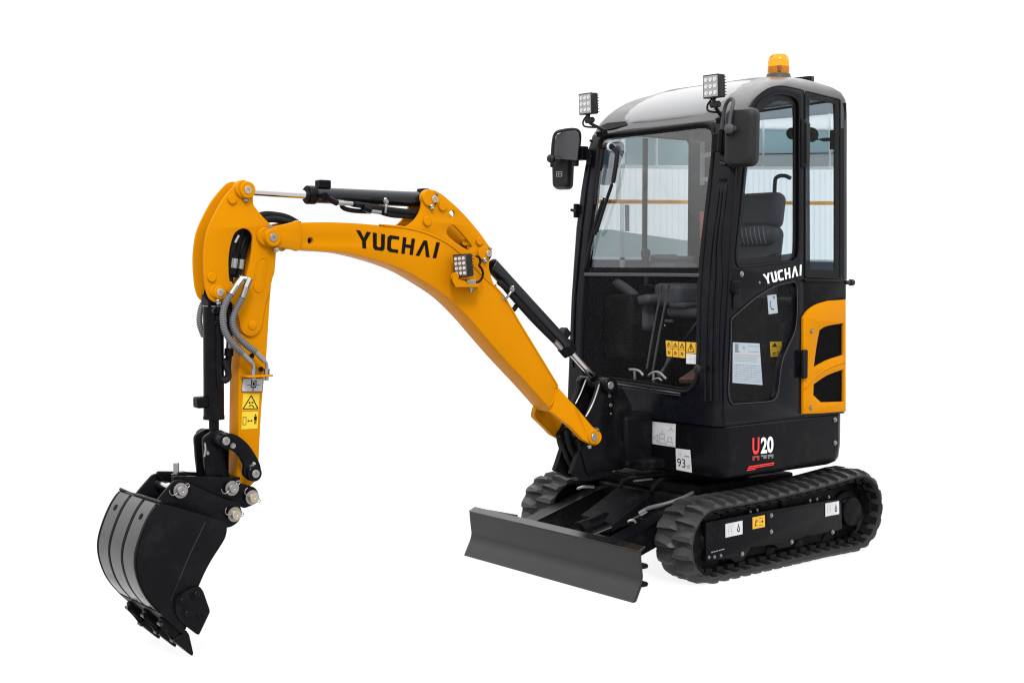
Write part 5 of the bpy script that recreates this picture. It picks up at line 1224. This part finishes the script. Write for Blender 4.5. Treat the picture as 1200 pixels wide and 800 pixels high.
# ears
er_o = cr([(181.5, 590), (190, 579.5), (199, 569), (204.5, 563.5), (211, 562), (217, 563.5), (240, 574), (262, 583.5), (277, 588.5), (283, 596), (283, 604.5), (277.5, 613), (266, 618), (250, 612), (225, 603)], 4, sharp=(0,))
Pe = [(V(a, b_, y=EY).x, V(a, b_, y=EY).z) for a, b_ in er_o]
plate_y('bucket_ear', BUCK, [Pe], EY+.0, .016, bucket, px=False, bev=.003); plate_y('bucket_ear', BUCK, [Pe], -EY+.016, .016, bucket, px=False, bev=.003)
cyl('ear_pin', CHR, V(211.5, 574.5, y=EY), V(211.5, 574.5, y=EY) - Vector((0, 2*EY, 0)), .020, parent=bucket, n=24)
cyl('ear_pin', CHR, V(274.5, 602.3, y=EY), V(274.5, 602.3, y=EY) - Vector((0, 2*EY, 0)), .020, parent=bucket, n=24)
split_pin(211.3, 574.4, EY+.012, bucket, ang=-.5); split_pin(274.6, 602.3, EY+.012, bucket, ang=.1, m=BRS)
# lip plate, teeth and side cutters
d0 = np.array(BC[-1]) - np.array(BC[-6]); d0 = d0/np.linalg.norm(d0); nn = np.array([-d0[1], d0[0]])
LIPc = [tuple(np.array(BC[-9]) + nn*.006), tuple(np.array(BC[-1]) + nn*.004), tuple(np.array(BC[-1]) + d0*.02), tuple(np.array(BC[-1]) - nn*.012), tuple(np.array(BC[-9]) - nn*.012)]
prism('lip_plate', BUCK, [(x, SB+.001, z) for x, z in LIPc], [(x, -SB-.001, z) for x, z in LIPc], bucket, bevel=.002)
tip = np.array(pB(229, 769.5)); root_ = np.array(pB(196, 724))
tdir = tip - root_; tl = np.linalg.norm(tdir); tdir /= tl; tn = np.array([-tdir[1], tdir[0]])
if tn[0] < 0: tn = -tn        # towards the front (outside of the curl)
def T2(u, v): q = root_ + tdir*u*tl + tn*v; return q
for yc in (.150, .0, -.150):
    # adapter welded to the lip
    ad = [T2(.0, .014), T2(.12, .024), T2(.50, .018), T2(.56, .012), T2(.56, -.022), T2(.45, -.028), T2(.05, -.02)]
    a = prism('tooth_adapter', BUCK, [(x, yc+.018, z) for x, z in ad], [(x, yc-.018, z) for x, z in ad], bucket, bevel=.004)
    tt = [T2(.46, .020), T2(.54, .023), T2(.95, .004), T2(1.03, -.001), T2(.99, -.010), T2(.60, -.034), T2(.48, -.034)]
    wy = [.028, .028, .012, .007, .010, .026, .028]
    t = prism('bucket_tooth', BUCK, [(x, yc + w_, z) for (x, z), w_ in zip(tt, wy)], [(x, yc - w_, z) for (x, z), w_ in zip(tt, wy)], bucket, bevel=.003)
    for (u, v) in ((.06, .026), (.50, .024)): 
        q = T2(u, v); cyl('tooth_bolt', STEEL, (q[0], yc-.006, q[1]), (q[0], yc+.022, q[1]), .0075, parent=bucket, n=8)
    q0 = T2(.08, .027); q1 = T2(.48, .021); tube('tooth_strap', BLK, [(q0[0], yc+.0, q0[1]), (q1[0], yc+.0, q1[1])], .0055, bucket, smooth=0)
sc_px = rnd([(206.5, 700.5), (222.5, 690), (234, 686.2), (238.5, 692), (246.8, 716), (233.2, 744.5), (212, 728.5), (205.8, 717)], 3, 3)
Pq = [(V(a, b_, y=SB+.014).x, V(a, b_, y=SB+.014).z) for a, b_ in sc_px]
s1 = plate_y('side_cutter', BUCK, [Pq], SB+.014, .014, bucket, px=False, bev=.003); plate_y('side_cutter', BUCK, [Pq], -SB, .014, bucket, px=False, bev=.003)
for (a, b_) in ((212.5, 703), (228.8, 695.3), (218, 718)):
    lathe('cutter_bolt', BUCK, V(a, b_, y=SB+.014), NY, [(.020, 0), (.020, .004), (.014, .005), (.013, .014), (.009, .018), (0, .018)], bucket, n=18)
tube('stamped_mark', BUCK, [V(a, b_, y=SB+.0145) for a, b_ in ((229, 726), (231, 719), (233, 728), (236, 718), (238, 722))], .0012, bucket, smooth=0, n=5)

# ================================================================== workshop wall seen through the cab windows
wall = bpy.data.objects.new('workshop_wall', None); scene.collection.objects.link(wall); wall.location = (0, 0, 0)
wall['label'] = 'pale corrugated workshop wall with high windows and a yellow pipe, seen through the cab glass'
wall['category'] = 'wall'
SHW = sheet('corrugated_white_sheet', (.80, .84, .85), .8); SHG = sheet('green_window_sheet', (.46, .56, .58), .8); SHD = sheet('grey_canopy_sheet', (.44, .47, .50), .75)
WTR = sheet('white_trim', (.92, .93, .93), .8); TBL = sheet('blue_grey_panel', (.16, .19, .23), .8); BRK_ = sheet('grey_brick', (.52, .54, .55), .8)
YPI = sheet('yellow_pipe_paint', (1.0, .70, .30), .55)
def wall_part(name, m, pts, plane, val, th=.006, bevel=0):
    P0 = [V(a, b_, **{plane: val}) for a, b_ in pts]; off = Vector((0, -th, 0)) if plane == 'y' else Vector((-th, 0, 0))
    return prism(name, m, P0, [p + off for p in P0], wall, bevel=bevel)
def corr(x0, x1, ytop, ybot, plane, val, step=7.2):
    "corrugated sheet: one narrow rib per step, each sheet strip is a piece"
    k = 0; x = x0
    while x < x1 - .5:
        xe = min(x+step, x1)
        u = [(x, 0), (x+step*.62, 0), (x+step*.74, .004), (x+step*.90, .004), (x+step, 0)]; u = [(min(a, x1), d_) for a, d_ in u]
        bm = bmesh.new(); top = []; bot = []
        for a, d_ in u:
            o_ = Vector((0, d_, 0)) if plane == 'y' else Vector((d_, 0, 0))
            top.append(bm.verts.new(V(a, ytop(a), **{plane: val}) + o_)); bot.append(bm.verts.new(V(a, ybot(a), **{plane: val}) + o_))
        for i in range(4): bm.faces.new((top[i], top[i+1], bot[i+1], bot[i]))
        bmobj('corrugated_sheet', bm, SHW, wall, recalc=True); x += step
YW = -.72
# --- far side (behind the right-hand window)
corr(689, 812, lambda a: 196, lambda a: 303, 'y', YW)
wall_part('gutter_trim', WTR, [(690, 192.5), (812, 194.5), (812, 198.5), (690, 196.5)], 'y', YW+.02)
for (x0, x1) in ((698, 713), (733, 768), (771, 812)): wall_part('high_window', SHG, [(x0, 156), (x1, 156), (x1, 194), (x0, 193.5)], 'y', YW)
wall_part('window_mullion', WTR, [(768, 150), (771, 150), (771, 194), (768, 194)], 'y', YW+.01)
wall_part('window_mullion', WTR, [(712, 150), (733, 150), (733, 193), (712, 193)], 'y', YW+.002)
wall_part('roof_shade_panel', SHD, [(704, 148), (812, 140), (812, 157), (755, 160), (700, 166)], 'y', YW+.03)
cyl('yellow_pipe', YPI, V(686, 236.2, y=YW+.05), V(815, 236.8, y=YW+.05), .0115, parent=wall)
cyl('yellow_pipe', mat('yellow_pipe_joint', (.8, .38, .05), .5), V(708, 236.3, y=YW+.05), V(717, 236.3, y=YW+.05), .0125, parent=wall)
wall_part('down_pipe', WTR, [(727.5, 238), (731.5, 238), (732, 318), (727, 318)], 'y', YW+.03)
wall_part('wall_post', WTR, [(722, 165), (727, 165), (728, 236), (723, 236)], 'y', YW+.012)
wall_part('wall_stain', SHD, [(733, 240), (737.5, 240), (737.5, 271), (733.5, 271)], 'y', YW+.013)
wall_part('base_rail', WTR, [(684, 301), (812, 303), (812, 305.5), (684, 304)], 'y', YW+.03)
wall_part('base_wall', TBL, [(684, 304), (812, 305), (812, 325), (684, 325)], 'y', YW+.01)
# windscreen reflection's lower edge, painted in as a pale wall strip
wall_part('pane_reflection', sheet('pale_reflection_sheet', (.62, .68, .68), .85), [(690, 270), (717, 269), (740, 273), (770, 277), (812, 283), (812, 302), (690, 301)], 'y', YW+.02, th=.002)
# --- rear (behind the back window), visible through the door
XW = -.68
corr(845, 984, lambda a: 200, lambda a: 306, 'x', XW, 6.5)
wall_part('gutter_trim', WTR, [(845, 195), (984, 195), (984, 199), (845, 199)], 'x', XW+.02)
bricks = [(845, 181), (984, 179), (984, 196), (845, 196)]
wall_part('brick_band', BRK_, bricks, 'x', XW)
wall_part('high_window', SHG, [(845, 150), (984, 152), (984, 180), (845, 182)], 'x', XW)
wall_part('eaves_trim', WTR, [(845, 143), (984, 134), (984, 153), (845, 152)], 'x', XW+.004)
wall_part('roof_shade_panel', SHD, [(860, 112), (978, 112), (984, 118), (984, 133), (925, 138), (852, 144)], 'x', XW+.012)
for (x0, yt, yb) in ((893, 141, 196), (971, 133, 196)): wall_part('window_mullion', WTR, [(x0, yt), (x0+2, yt), (x0+2, yb), (x0, yb)], 'x', XW+.016)
cyl('yellow_pipe', YPI, V(845, 237.6, x=XW+.04), V(984, 238, x=XW+.04), .0105, parent=wall)
wall_part('base_rail', WTR, [(845, 303), (984, 304.5), (984, 307), (845, 305.5)], 'x', XW+.02)
wall_part('base_wall', TBL, [(845, 305), (984, 306), (984, 322), (845, 322)], 'x', XW+.01)
